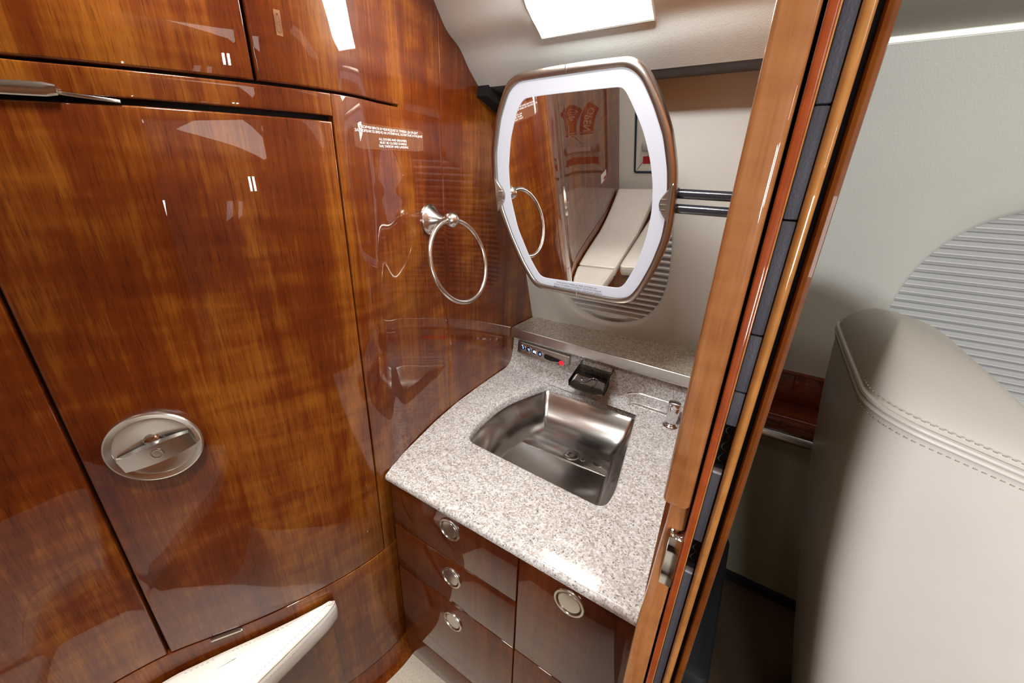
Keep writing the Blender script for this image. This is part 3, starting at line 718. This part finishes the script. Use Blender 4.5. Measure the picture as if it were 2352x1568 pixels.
loops.append([(*shr(p, q, .010 / max(.03, math.dist(p, q))), -1.0) for p, q in zip(IN, OUT)])
def inset_front(x, y, d):   # only the front edge is rounded
    return (x, max(y, .728 + d))
loops.append([(*inset_front(x, y, .014), -1.0) for x, y in OUT]); loops.append([(*inset_front(x, y, .005), -1.004) for x, y in OUT]); loops.append([(*inset_front(x, y, .001), -1.011) for x, y in OUT])
loops.append([(*inset_front(x, y, .0), -1.018) for x, y in OUT]); loops.append([(*inset_front(x, y, .002), -1.026) for x, y in OUT]); loops.append([(*inset_front(x, y, .01), -1.031) for x, y in OUT])
loops.append([(x, y, -1.040) for x, y in IN])
mb.loops(loops, False, False); mb.build('slab', M['granite'], ct, angle=40)
# riser behind the sink, curving up to the shelf
mb = MB(); rows = []
for x in [lerp(-1.112, -.043, i / 24) for i in range(25)]:
    yb = lerp(1.80, 1.752, (x + 1.118) / .96)
    rows.append([(x, yb - .095, -1.0005), (x, yb - .070, -.998), (x, yb - .045, -.990), (x, yb - .028, -.975), (x, yb - .016, -.95), (x, yb - .004, -.90), (x, yb + .002, -.815)])
mb.grid(rows); mb.build('riser', M['granite'], ct)
# shelf
sh = thing('shelf', 'granite shelf with a brushed steel front edge under the lavatory window', 'shelf', (-.6, 1.9, -.82))
FL, FR = (-1.114, 1.771), (-.043, 1.720)
mb = MB(); pts = [(FL[0], FL[1] + .006), (FR[0], FR[1] + .006), (-.043, 2.10), (-1.112, 2.06)]
mb.loops([[(x, y, z) for x, y in pts] for z in (-.815, -.770)]); mb.build('slab', M['granite_shaded'], sh, smooth=False)
mb = MB(); rows = []
for x, y in (FL, FR): rows.append([(x, y + .010, -.7695), (x, y + .002, -.7695), (x, y, -.7715), (x, y - .004, -.819), (x, y - .003, -.822), (x, y + .03, -.8225)])
mb.grid(rows); mb.build('edge_strip', M['steel'], sh, angle=20)

# sink basin
sk = thing('sink', 'brushed stainless steel sink sunk into the granite counter', 'sink', (-.58, 1.36, -1.18))
bot = rounded([(-.790, 1.165), (-.345, 1.140), (-.345, 1.23), (-.392, 1.515), (-.735, 1.515), (-.765, 1.42), (-.80, 1.28)], [.04, .05, .05, .02, .012, .03, .03])
RIM, BOT = dense(rim, 3), dense(bot, 3)
mb = MB(); loops = []
for t, z in ((-.03, -1.036), (-.02, -1.0405), (.0, -1.044), (.06, -1.056), (.16, -1.085), (.28, -1.112), (.42, -1.135), (.58, -1.152), (.75, -1.163), (.90, -1.169), (1.0, -1.170)):
    loops.append([(lerp(p[0], q[0], t), lerp(p[1], q[1], t), z) for p, q in zip(RIM, BOT)])
loops.append([(lerp(p[0], -.56, .5), lerp(p[1], 1.38, .5), -1.172) for p in BOT])
loops.append([(lerp(p[0], -.56, .95), lerp(p[1], 1.38, .95), -1.174) for p in BOT])
mb.loops(loops, False, True); mb.build('basin', M['steel'], sk, angle=32)
mb = MB(); mb.box((-.57, 1.43, -1.1715), (.44, .10, .006), .002); mb.build('drain_channel', M['steel'], sk)
mb = MB(); mb.lathe((-.545, 1.425, -1.1690), (0, 0, 1), [(.036, 0), (.036, .003), (.033, .0045), (.012, .0035), (.0006, .003)], 36, False, True); dr = mb.build('drain', M['steel_y'], sk)
for dx, dy in ((-.012, .008), (.012, .008), (-.012, -.01), (.012, -.01), (0, -.001)):
    mb = MB(); mb.lathe((-.545 + dx, 1.425 + dy, -1.1648), (0, 0, 1), [(.0045, 0), (.0045, .0006), (.0004, .0008)], 14, True, True); mb.build('drain_hole', M['black'] if dx < 0 else M['steel'], dr)
mb = MB(); mb.lathe((-.49, 1.428, -1.1690), (0, 0, 1), [(.014, 0), (.014, .0025), (.011, .0035), (.0006, .0032)], 24, False, True); mb.build('drain_screw', M['steel_y'], sk)
mb = MB(); mb.lathe((-.42, 1.44, -1.1690), (0, 0, 1), [(.024, 0), (.024, .0012), (.021, .0016), (.0006, .0012)], 30, False, True); mb.build('drain_cap', M['steel'], sk)

# control panel on the riser
cpn = thing('control_panel', 'brushed metal control panel with four blue buttons and a red light', 'control panel', (-.9, 1.77, -.9))
ax = Vector((1, -.05, 0)).normalized(); ay = Vector((.05, 1, 0)).normalized()
def cpp(f, z, o): # f along 0..1, o proud of the riser
    x = lerp(-1.066, -.741, f); yb = lerp(1.80, 1.752, (x + 1.118) / .96)
    return Vector((x, yb - .012 - o - .0 * z, z))
def zbot(f): return -.900 - .016 * math.sin(PI * min(1, f * 1.0)) + .010 * f - .006 * (1 - f)
mb = MB(); rows = []
for i in range(25):
    f_ = i / 24; e = .004 if i in (0, 24) else 0
    t_, b_ = -.840 - .004 * f_, zbot(f_)
    rows.append([cpp(f_, t_, -.02), cpp(f_, t_, .012 - e), cpp(f_, t_ - .004, .016 - e), cpp(f_, b_ + .004, .020 - e), cpp(f_, b_, .016 - e), cpp(f_, b_, -.03)])
mb.grid(rows); mb.poly(rows[0]); mb.poly(rows[-1]); mb.build('plate', M['frame'], cpn, angle=30)
nrm = Vector((-.05, -1, .02)).normalized()
sy = [('bulb', .12), ('tap', .235), ('tap_auto', .35), ('drop', .465)]
for k, (nm, f_) in enumerate(sy):
    z = -.868 - .003 * k; c = cpp(f_, z, .0175)
    mb = MB(); mb.lathe(c, nrm, [(.0165, -.004), (.0165, .002), (.0145, .003), (.0140, .001)], 26); rg = mb.build('button_ring', M['chrome'], cpn)
    mb = MB(); mb.lathe(c, nrm, [(.0140, -.002), (.0140, .0012), (.0005, .0016)], 24, False, True); mb.build('button', M['button'], rg)
    mb = MB(); o_ = c + nrm * .0026; P = lambda u_, v_: o_ + ax * u_ * .0095 + Vector((0, 0, 1)) * v_ * .0095
    if nm == 'bulb':
        mb.tube([P(.5 * math.cos(a * .5), .1 + .5 * math.sin(a * .5)) for a in range(-2, 9)], .0011, 6); mb.tube([P(0, -.5), P(0, -.9)], .0014, 6)
    elif nm == 'tap':
        mb.tube([P(-.7, .4), P(.2, .6), P(.6, .2), P(.5, -.2)], .0016, 6); mb.tube([P(.4, -.5), P(.4, -.9)], .0015, 6); mb.tube([P(-.2, .7), P(-.2, -.1), P(.2, -.7)], .0011, 6)
    elif nm == 'tap_auto':
        mb.tube([P(-.9, .2), P(-.3, .6), P(.5, .55), P(.9, .0), P(.8, -.7)], .0024, 6); mb.tube([P(-.8, -.3), P(.4, -.3)], .0020, 6)
    else:
        mb.tube([P(.6 * math.cos(a * .6), .6 * math.sin(a * .6)) for a in range(0, 11)], .0010, 6); mb.tube([P(0, -.2), P(0, .3)], .0014, 6)
    mb.build('symbol', M['white_glow'] if nm == 'tap_auto' else M['blue_glow'], rg)
mb = MB(); mb.lathe(cpp(.105, -.8555, .019), nrm, [(.0032, 0), (.0032, .002), (.0004, .003)], 14, False, True); mb.build('indicator', M['white_glow'], cpn)
mb = MB(); a_, b_ = cpp(.585, -.880, .0175), cpp(.875, -.890, .0175)
loop = [a_ + (ax * math.cos(t) * -1 + Vector((0, 0, 1)) * math.sin(t)) * .0155 for t in [(-PI / 2) + PI * k / 10 for k in range(11)]] + [b_ + (ax * math.cos(t) + Vector((0, 0, 1)) * math.sin(t)) * .0155 for t in [PI / 2 - PI * k / 10 for k in range(11)]]
mb.loops([[p - nrm * .003 for p in loop], [p + nrm * .002 for p in loop]]); mb.build('sensor_window', M['black'], cpn, smooth=False)
mb = MB(); mb.tube([p + nrm * .001 for p in loop], .0013, 6, closed=True); mb.build('sensor_bezel', M['chrome'], cpn)
mb = MB(); mb.lathe(b_ + nrm * .0015, nrm, [(.0145, 0), (.0145, .0025), (.012, .0035), (.0005, .0038)], 26, False, True); rl = mb.build('red_light', M['red_glow'], cpn)
mb = MB(); mb.tube([b_ + nrm * .0056 + ax * x_ + Vector((0, 0, 1)) * z_ for x_, z_ in ((-.005, .004), (.004, .0), (-.005, -.005))], .001, 5); mb.build('red_symbol', M['red'], rl)

# open trough spout
fc = thing('spout', 'black polished open trough spout jutting from the granite above the sink', 'faucet', (-.6, 1.75, -.88))
prof = []
def trough(y, xl, xr, z, lip): return [(xl, y, z + lip), (xl + .006, y, z), (xr - .006, y, z), (xr, y, z + lip)]
rows = []; rows2 = []
for t in [i / 10 for i in range(11)]:
    y = lerp(1.785, 1.553, t) ; xl = lerp(-.672, -.645, t); xr = lerp(-.520, -.472, t); z = -.872 - .016 * t
    bow = .0
    mid = [(lerp(xl + .005, xr - .005, k / 10), y - (.020 * math.sin(PI * k / 10) if t > .95 else .020 * math.sin(PI * k / 10) * t * t), z) for k in range(11)]
    rows.append([(xl - .003, y, z + .024)] + [(xl, y, z + .003)] + mid + [(xr, y, z + .003), (xr + .010, y, z + .030)])
    rows2.append([(xl - .005, y, z + .024)] + [(xl - .002, y, z - .003)] + [(p[0], p[1] - .001, p[2] - .005) for p in mid] + [(xr + .002, y, z - .003), (xr + .013, y, z + .030)])
mb = MB(); mb.grid(rows); mb.grid(rows2); mb.grid([rows[-1], rows2[-1]]); mb.grid([[r[0] for r in rows], [r[0] for r in rows2]]); mb.grid([[r[-1] for r in rows], [r[-1] for r in rows2]])
mb.build('trough', M['dark_chrome'], fc, angle=50)
mb = MB(); mb.tube(catmull([(-.640, 1.63, -.868), (-.610, 1.61, -.8745), (-.585, 1.63, -.8765), (-.57, 1.66, -.876), (-.545, 1.655, -.876), (-.54, 1.62, -.877), (-.548, 1.58, -.8785)], 6), .0015, 6); mb.build('highlight_line', M['chrome'], fc)  # chrome line modelled as the S-shaped highlight in the polished trough
mb = MB(); mb.box((-.60, 1.79, -.862), (.175, .02, .05), .008); mb.build('back_plate', M['rubber'], fc)

# soap dispenser
sd = thing('soap_dispenser', 'chrome soap pump on the granite counter beside the sink', 'soap dispenser', (-.187, 1.672, -1.0))
cx, cyy = -.187, 1.672
mb = MB(); mb.lathe((cx, cyy, -1.0), (0, 0, 1), [(.036, 0), (.036, .003), (.033, .007), (.026, .011), (.022, .014), (.021, .018)], 36, True, False); mb.build('base_flange', M['chrome'], sd, angle=50)
mb = MB(); mb.lathe((cx, cyy, -1.0), (0, 0, 1), [(.021, .016), (.0225, .024), (.0265, .070), (.0265, .080), (.0262, .086)], 36, False, False); mb.build('body', M['chrome'], sd, angle=50)
mb = MB(); mb.lathe((cx, cyy, -1.0), (0, 0, 1), [(.0255, .086), (.0255, .090), (.0272, .091), (.0272, .095), (.0260, .096), (.0268, .099), (.0268, .112), (.0255, .117), (.020, .119), (.0006, .1195)], 36, False, True); mb.build('pump_cap', M['chrome'], sd, angle=35)
pth = catmull([(cx - .02, cyy, -.893), (cx - .09, cyy + .004, -.893), (cx - .15, cyy + .006, -.893), (cx - .178, cyy + .006, -.896), (cx - .198, cyy + .006, -.904), (cx - .210, cyy + .006, -.912)], 5)
mb = MB(); mb.tube(pth, .0055, 12); mb.build('spout_tube', M['chrome'], sd)

# ------------------------------------------------------------------ lit vanity mirror on its arms
MO = Vector((-.55584, 1.32629, .01175)); MN = Vector((.0322, -.9773, -.2093)).normalized()
MA = Vector((.99946, .0329, 0)).normalized(); MU = MA.cross(MN).normalized()
if MU.z < 0: MU = -MU
def mp(a, u, o=0.0): return MO + MA * a + MU * u + MN * o
ringp = [(-.235, .288), (.097, .298), (.128, .287), (.155, .262), (.192, .199), (.227, .123), (.250, .034), (.260, -.05), (.262, -.118), (.258, -.175), (.237, -.26), (.203, -.350), (.172, -.402), (.121, -.415), (-.186, -.408), (-.214, -.392), (-.258, -.32), (-.304, -.215), (-.338, -.114), (-.352, -.011), (-.346, .08), (-.317, .184), (-.276, .264)]
glassp = [(-.222, .243), (.090, .251), (.106, .244), (.133, .202), (.169, .137), (.197, .061), (.213, -.010), (.219, -.09), (.211, -.177), (.188, -.273), (.153, -.354), (.133, -.374), (-.170, -.380), (-.194, -.371), (-.234, -.303), (-.279, -.193), (-.302, -.081), (-.303, .025), (-.286, .122), (-.254, .205)]
cen = (-.046, -.062)
def cang(p): return math.atan2(p[1] - cen[1], p[0] - cen[0])
def smooth_poly(P, n=3):
    for _ in range(n):
        Q = []
        for i in range(len(P)):
            a, b = P[i], P[(i + 1) % len(P)]
            L_ = math.dist(a, b); k = min(.25, .012 / max(L_, 1e-6)) if _ == 0 else .25
            Q += [(lerp(a[0], b[0], k), lerp(a[1], b[1], k)), (lerp(a[0], b[0], 1 - k), lerp(a[1], b[1], 1 - k))]
        P = Q
    return P
RP, GP = smooth_poly(ringp), smooth_poly(glassp)
AA = [2 * PI * k / 240 - PI for k in range(240)]
def cast(poly, a):
    d = (math.cos(a), math.sin(a)); best = 0
    for i in range(len(poly)):
        p, q = poly[i], poly[(i + 1) % len(poly)]; ex, ey = q[0] - p[0], q[1] - p[1]; den = d[0] * ey - d[1] * ex
        if abs(den) < 1e-12: continue
        t = ((p[0] - cen[0]) * ey - (p[1] - cen[1]) * ex) / den; s_ = ((p[0] - cen[0]) * d[1] - (p[1] - cen[1]) * d[0]) / den
        if t > 0 and -1e-6 <= s_ <= 1 + 1e-6: best = max(best, t)
    return best
RR = [cast(RP, a) for a in AA]; GG = [cast(GP, a) for a in AA]
def lo(rad, off, k=1.0, add=0.0): return [mp(cen[0] + math.cos(a) * (r * k + add), cen[1] + math.sin(a) * (r * k + add), off) for a, r in zip(AA, rad)]
mi = thing('vanity_mirror', 'lit vanity mirror in a bronze metal frame on two black arms', 'mirror', tuple(mp(cen[0], -.44, -.03)))
mb = MB(); mb.loops([lo(RR, .0, 1, .001), lo(RR, .010, 1, .001), lo(RR, .0135, 1, .006), lo(RR, .0135, 1, .014), lo(RR, .010, 1, .021), lo(RR, .002, 1, .0255), lo(RR, -.012, 1, .0265), lo(RR, -.034, 1, .024), lo(RR, -.044, 1, .016), lo(RR, -.046, 1, .0)], False, True)
mb.build('frame', M['frame'], mi, angle=50)
mb = MB(); mb.loops([lo(GG, .0015, 1, -.0005), lo(GG, .0045, 1, .001), lo([lerp(g, r, .5) for g, r in zip(GG, RR)], .0055), lo(RR, .0055, 1, -.006), lo(RR, .004, 1, .0005)], False, False); mb.build('light_ring', M['lit_ring'], mi, angle=50)
mb = MB(); mb.poly(lo(GG, .002)); mb.build('mirror_glass', M['mirror'], mi, smooth=False)
# thumb tabs with three ridges each
for sgn, ac in ((1, .268), (-1, -.352)):
    mb = MB(); loop = []
    uc = -.066
    for k in range(25):
        t = -1 + k / 12; loop.append((ac - sgn * (.034 * math.cos(t * PI / 2) ** 1.3 - .006), uc + .062 * t))
    for k in range(5):
        t = 1 - k / 2; loop.append((ac + sgn * .008, uc + .062 * t))
    mb.loops([[mp(a, u, .002) for a, u in loop], [mp(a, u, .013) for a, u in loop], [mp(lerp(a, ac, .12), lerp(u, uc, .06), .0165) for a, u in loop]], False, True)
    tb = mb.build('thumb_tab', M['frame'], mi, angle=40)
    for k in (-1, 0, 1):
        mb = MB(); mb.tube([mp(ac - sgn * .015 - .009, uc + k * .016, .0165), mp(ac - sgn * .015 + .009, uc + k * .016, .0165)], .0022, 8); mb.build('grip_ridge', M['chrome'], tb)
for a, u in ((-.073, .308), (-.029, -.424)):
    mb = MB(); mb.bar(mp(a, u - .011, .0125), mp(a, u + .010, .0125), .0022, .003, 0); mb.build('frame_notch', M['steel'], mi)
def mtext(body, u, a0, a1, tiltv):
    mb = MB(); v, f = fit_text(body, a1 - a0, .0060, fatten=.01); mid = (a0 + a1) / 2
    add_text(mb, (v, f), lambda x, y: mp(mid + x, u + y + x * tiltv, .0064)); mb.build('lettering', M['black_text'], mi, smooth=False)
mtext('ОГЛЕДАЛОТО ТРЯБВА ДА БЪДЕ ДОЛЕПЕНО ДО', -.3912, -.115, .050, -.0)
mtext('СТЕНАТА ПО ВРЕМЕ НА РУЛИРАНЕ, ИЗЛИТАНЕ И КАЦАНЕ', -.4010, -.128, .068, -.0)
mtext('MIRROR TO BE STOWED FOR TAXI, TAKEOFF AND LANDING', -.4105, -.128, .071, -.0)
for z in (-.022, -.066):
    mb = MB(); mb.tube([(-.33, 1.388, z), (-.10, 1.388, z - .003), (-.032, 1.388, z - .004)], .0145, 20); mb.build('arm_rod', M['rod'], mi)
    mb = MB(); mb.tube([(-.30, 1.388, z), (-.275, 1.388, z)], .0165, 20); mb.build('arm_collar', M['rubber'], mi)

# ------------------------------------------------------------------ bench with ivory leather cushions behind / beside the camera
def offset(poly, d):
    out = []; N = len(poly); A = sum(poly[i][0] * poly[(i + 1) % N][1] - poly[(i + 1) % N][0] * poly[i][1] for i in range(N)); sg = 1 if A > 0 else -1
    for i in range(N):
        p = Vector((*poly[i], 0)); e0 = (p - Vector((*poly[i - 1], 0))).normalized(); e1_ = (Vector((*poly[(i + 1) % N], 0)) - p).normalized()
        n0 = Vector((-e0.y, e0.x, 0)) * sg; n1 = Vector((-e1_.y, e1_.x, 0)) * sg; b = n0 + n1
        k = d / max(.35, b.length_squared / 2) if b.length > 1e-6 else 0
        q = p + b * k * 1.0; out.append((q.x, q.y))
    return out
def cushion(name, poly, zt, th, label, rad, zf=None, m='leather_white', crown=.006, group='leather bench cushions in the lavatory'):
    base = dense(rounded(poly, rad, 5), 2)
    cxm = sum(p[0] for p in base) / len(base); cym = sum(p[1] for p in base) / len(base)
    zf = zf or (lambda x, y: 0)
    t = thing(name, label, 'cushion', (cxm, cym, zt - th), group)
    def lp(d, z): return [(x, y, z + zf(x, y)) for x, y in offset(base, d)]
    L = [lp(.012, zt - th), lp(.003, zt - th + .006), lp(0, zt - th + .018), lp(-.002, zt - th * .5), lp(0, zt - .018), lp(.003, zt - .010), lp(.009, zt - .003), lp(.018, zt)]
    o18 = offset(base, .018)
    for k, dz in ((.2, .3), (.45, .65), (.7, .9), (.9, 1.0)):
        L.append([(lerp(x, cxm, k), lerp(y, cym, k), zt + crown * dz + zf(lerp(x, cxm, k), lerp(y, cym, k))) for x, y in o18])
    mb = MB(); mb.loops(L); mb.build('cover', M[m], t, angle=60)
    sm = MB(); P = [(x, y, zt - .0095 + zf(x, y)) for x, y in offset(base, .0022)]; sm.tube(P, .0016, 6, closed=True); sm.build('seam', M['pipe'], t)
    stt = MB()
    for d, z in ((.018, zt + .0008), (-.0015, zt - .028)):
        Q = [Vector((x, y, z + zf(x, y))) for x, y in offset(base, d)]; acc = 0
        for i in range(len(Q)):
            a, b = Q[i], Q[(i + 1) % len(Q)]; L_ = (b - a).length; n_ = max(1, int(L_ / .011))
            if L_ < .004: continue
            for k in range(n_):
                stt.tube([a.lerp(b, (k + .1) / n_), a.lerp(b, (k + .6) / n_)], .0009, 4)
    stt.build('stitching', M['stitch'], t, kind='stuff')
    return t
def wxy(y, off):   # point on the wood wall at given y
    best = min(range(len(WC)), key=lambda i: abs(WC[i].y - y) + (10 if WC[i].y > .72 else 0)); s = WS[best]; p = wp(s, 0, off); return (p.x, p.y)
ZT = -1.395
c1 = [(-1.005, .497), (-.985, .44), (-.975, .2), (-.930, -.178)] + [wxy(y, .012) for y in (-.178, -.1, 0, .09, .2, .3, .38, .45)]
cushion('seat_cushion', c1, ZT, .095, 'wedge-shaped white leather cushion lying along the closet wall', [.03, .05, .02, .02] + [.02] * 8)
c2 = [(-.930, -.195), (-.86, -1.36)] + [wxy(y, .012) for y in (-1.36, -1.1, -.8, -.5, -.3, -.195)]
cushion('seat_cushion', c2, ZT, .095, 'long ivory leather cushion behind the wedge cushion, seen in the mirror', .02, zf=lambda x, y: .16 * max(0, (-.75 - y) / .6) ** 1.6)
c3 = [(-.905, -.22), (-.06, -.33), (-.30, -1.10), (-.85, -1.10)]
cushion('seat_cushion', c3, ZT, .095, 'wide ivory leather cushion over the toilet, reflected in the closet doors', .05)
bn = thing('bench_base', 'glossy wooden base under the white leather cushions', 'bench', (-.9, -.3, FZ))
mb = MB(); bp_ = [(-1.015, .465), (-.992, .2), (-.955, -.24), (-.08, -.35), (-.10, -1.40)] + [wxy(y, .006) for y in (-1.40, -.8, -.3, -.05, .2, .42)]
mb.loops([[(x, y, z) for x, y in bp_] for z in (FZ, ZT - .096)]); mb.build('body', M['wood'], bn, smooth=False)
mb = MB(); mb.box((-.982, .085, -1.70), (.012, .34, .39), .003, (Vector((1, -.07, 0)).normalized(), Vector((-.07, 1, 0)).normalized() * 1.0, Vector((0, 0, 1)))); mb.build('access_panel', M['wood'], bn)

# ------------------------------------------------------------------ exit hatch on the far liner (seen in the mirror)
hx0, hx1, hz0, hz1 = -1.115, -.18, -1.12, .16
hd = thing('exit_hatch', 'cream emergency exit panel with red OPEN signs, seen in the mirror', 'exit door', (-.65, -1.44, hz0))
mb = MB(); loop = rounded([(hx0, hz0), (hx1, hz0), (hx1, hz1), (hx0, hz1)], .03, 5); lo2 = offset(loop, .018)
mb.loops([[(x, -1.452, z) for x, z in loop], [(x, -1.438, z) for x, z in loop], [(x, -1.438, z) for x, z in lo2], [(x, -1.452, z) for x, z in lo2]], False, False); mb.build('gasket', M['gasket'], hd, smooth=False)
mb = MB(); lo3 = offset(loop, .03)
mb.loops([[(x, -1.449, z) for x, z in loop], [(x, -1.444, z) for x, z in lo3]], False, True); mb.build('panel', M['liner'], hd, smooth=False)
mb = MB(); mb.box((-.64, -1.4435, -.725), (.87, .004, .006), .001); mb.build('panel_joint', M['shade_rail'], hd)
mb = MB(); mb.box((-.86, -1.415, -.86), (.36, .05, .075), .02); mb.build('handle', M['grey_plastic'], hd)
mb = MB(); mb.grid([[(x, -1.389, z) for z in (-.885, -.845)] for x in (-.98, -.80)]); mb.build('handle_label', M['sticker'], hd)
mb = MB(); mb.grid([[(x, -1.442, z) for z in (-1.03, -.96)] for x in (-1.03, -.75)]); mb.build('red_label', M['red'], hd)
def arc_sign(cx_, cz_, r, a0, a1, wd, body):
    mb = MB(); rows = []
    for k in range(17):
        a = lerp(a0, a1, k / 16); rows.append([(cx_ + math.cos(a) * (r - wd / 2), -1.4425, cz_ + math.sin(a) * (r - wd / 2)), (cx_ + math.cos(a) * (r + wd / 2), -1.4425, cz_ + math.sin(a) * (r + wd / 2))])
    mb.grid(rows); o = mb.build('arrow_sign', M['red'], hd)
    mb = MB(); L_ = abs(a1 - a0) * r
    v, f = fit_text(body, L_ * .78, wd * .5); v = [(x, y) for x, y in v]
    am = (a0 + a1) / 2; sg = 1 if a1 > a0 else -1
    def plc(x, y):
        a = am + sg * x / r; rr = r - sg * (y - wd * .25) ; return (cx_ + math.cos(a) * rr, -1.4415, cz_ + math.sin(a) * rr)
    add_text(mb, (v, f), plc); mb.build('lettering', M['white_text'], o, smooth=False)
# lettering runs downwards along the arcs (x axis seen mirrored from the room)
arc_sign(-1.30, -.70, .36, .62, -.12, .105, 'OPEN')
arc_sign(-1.17, -.70, .36, .62, -.12, .105, 'ОТВОРЕНО')

# ------------------------------------------------------------------ cabin seat
st_ = thing('leather_seat', 'ivory leather cabin seat with piped headrest by the cabin window', 'seat', (.55, 1.3, FZ))
zr = [(-2.0, .52), (-1.6, .432), (-1.2, .352), (-.85, .288), (-.6, .254), (-.4, .238)]
zf_ = [(-2.0, 1.15), (-1.6, 1.0), (-1.2, .80), (-.85, .675), (-.6, .60), (-.4, .55)]
def xr(z): return interp(z, zr)
def xf(z): return interp(z, zf_)
def rrect(x0, x1, y0, y1, r, n=7):
    return rounded([(x0, y0), (x1, y0), (x1, y1), (x0, y1)], r, n)
def seam_z(x): return -.395 - .235 * (x - .24)
mb = MB(); L = []
zl = [-2.0, -1.8, -1.6, -1.4, -1.2, -1.0, -.85, -.7, -.6, -.52, -.46]
for z in zl:
    bul = .0
    P = dense(rrect(xr(z), xf(z), .945, 1.66, [.10, .09, .10, .16]), 2)
    L.append([(x, y, z) for x, y in P])
z = -.42; P = dense(rrect(xr(z), xf(z), .945, 1.66, [.10, .09, .10, .16]), 2)
SEAM = [(x, y, seam_z(x)) for x, y in P]
# blend the upper loops so that they rise to the tilted seam
for i, zz in enumerate(zl):
    if zz > -.9:
        t = (zz + .9) / .48
        L[i] = [(p[0], p[1], lerp(p[2], lerp(-.9, q[2], t), 1)) for p, q in zip(L[i], SEAM)]
L.append(SEAM)
mb.loops(L, True, False); mb.build('backrest', M['leather'], st_, angle=60)
# headrest cap: dome above the seam
mb = MB(); L = [SEAM]; xc, ycc = .315, 1.30
for t, h in ((.02, .013), (.06, .031), (.13, .051), (.24, .073), (.38, .094), (.55, .112), (.75, .125), (.93, .130)):
    L.append([(lerp(x, xc, t), lerp(y, ycc, t), lerp(z, seam_z(xc), t) + h) for x, y, z in SEAM])
mb.loops(L, False, True); mb.build('headrest_cap', M['leather'], st_, angle=70)
pts = [Vector(p) for p in SEAM]; cn = Vector((xc, ycc, -.42))
for dz, rr in ((.006, .0060), (-.006, .0060)):
    mb = MB(); mb.tube([p + (Vector((p.x - cn.x, p.y - cn.y, 0)).normalized() * .0015) + Vector((0, 0, dz)) for p in pts], rr, 8, closed=True); mb.build('piping', M['leather'], st_)
stt = MB()
for dz in (-.022, .022):
    for i in range(len(pts)):
        a, b = pts[i], pts[(i + 1) % len(pts)]; L_ = (b - a).length; n_ = max(1, int(L_ / .012))
        for k in range(n_):
            q0, q1 = a.lerp(b, (k + .1) / n_), a.lerp(b, (k + .6) / n_); o_ = lambda q: q + Vector((q.x - cn.x, q.y - cn.y, 0)).normalized() * (.0005 if dz < 0 else -.0015) + Vector((0, 0, dz))
            stt.tube([o_(q0), o_(q1)], .0012, 4)
stt.build('stitching', M['stitch'], st_, kind='stuff')
mb = MB(); mb.box((.9, 1.3, -1.68), (.8, .62, .2), .06); mb.build('seat_pan', M['leather'], st_)
mb = MB(); mb.box((.80, 1.3, -1.9), (.5, .45, .24), .03); mb.build('pedestal', M['rubber'], st_)
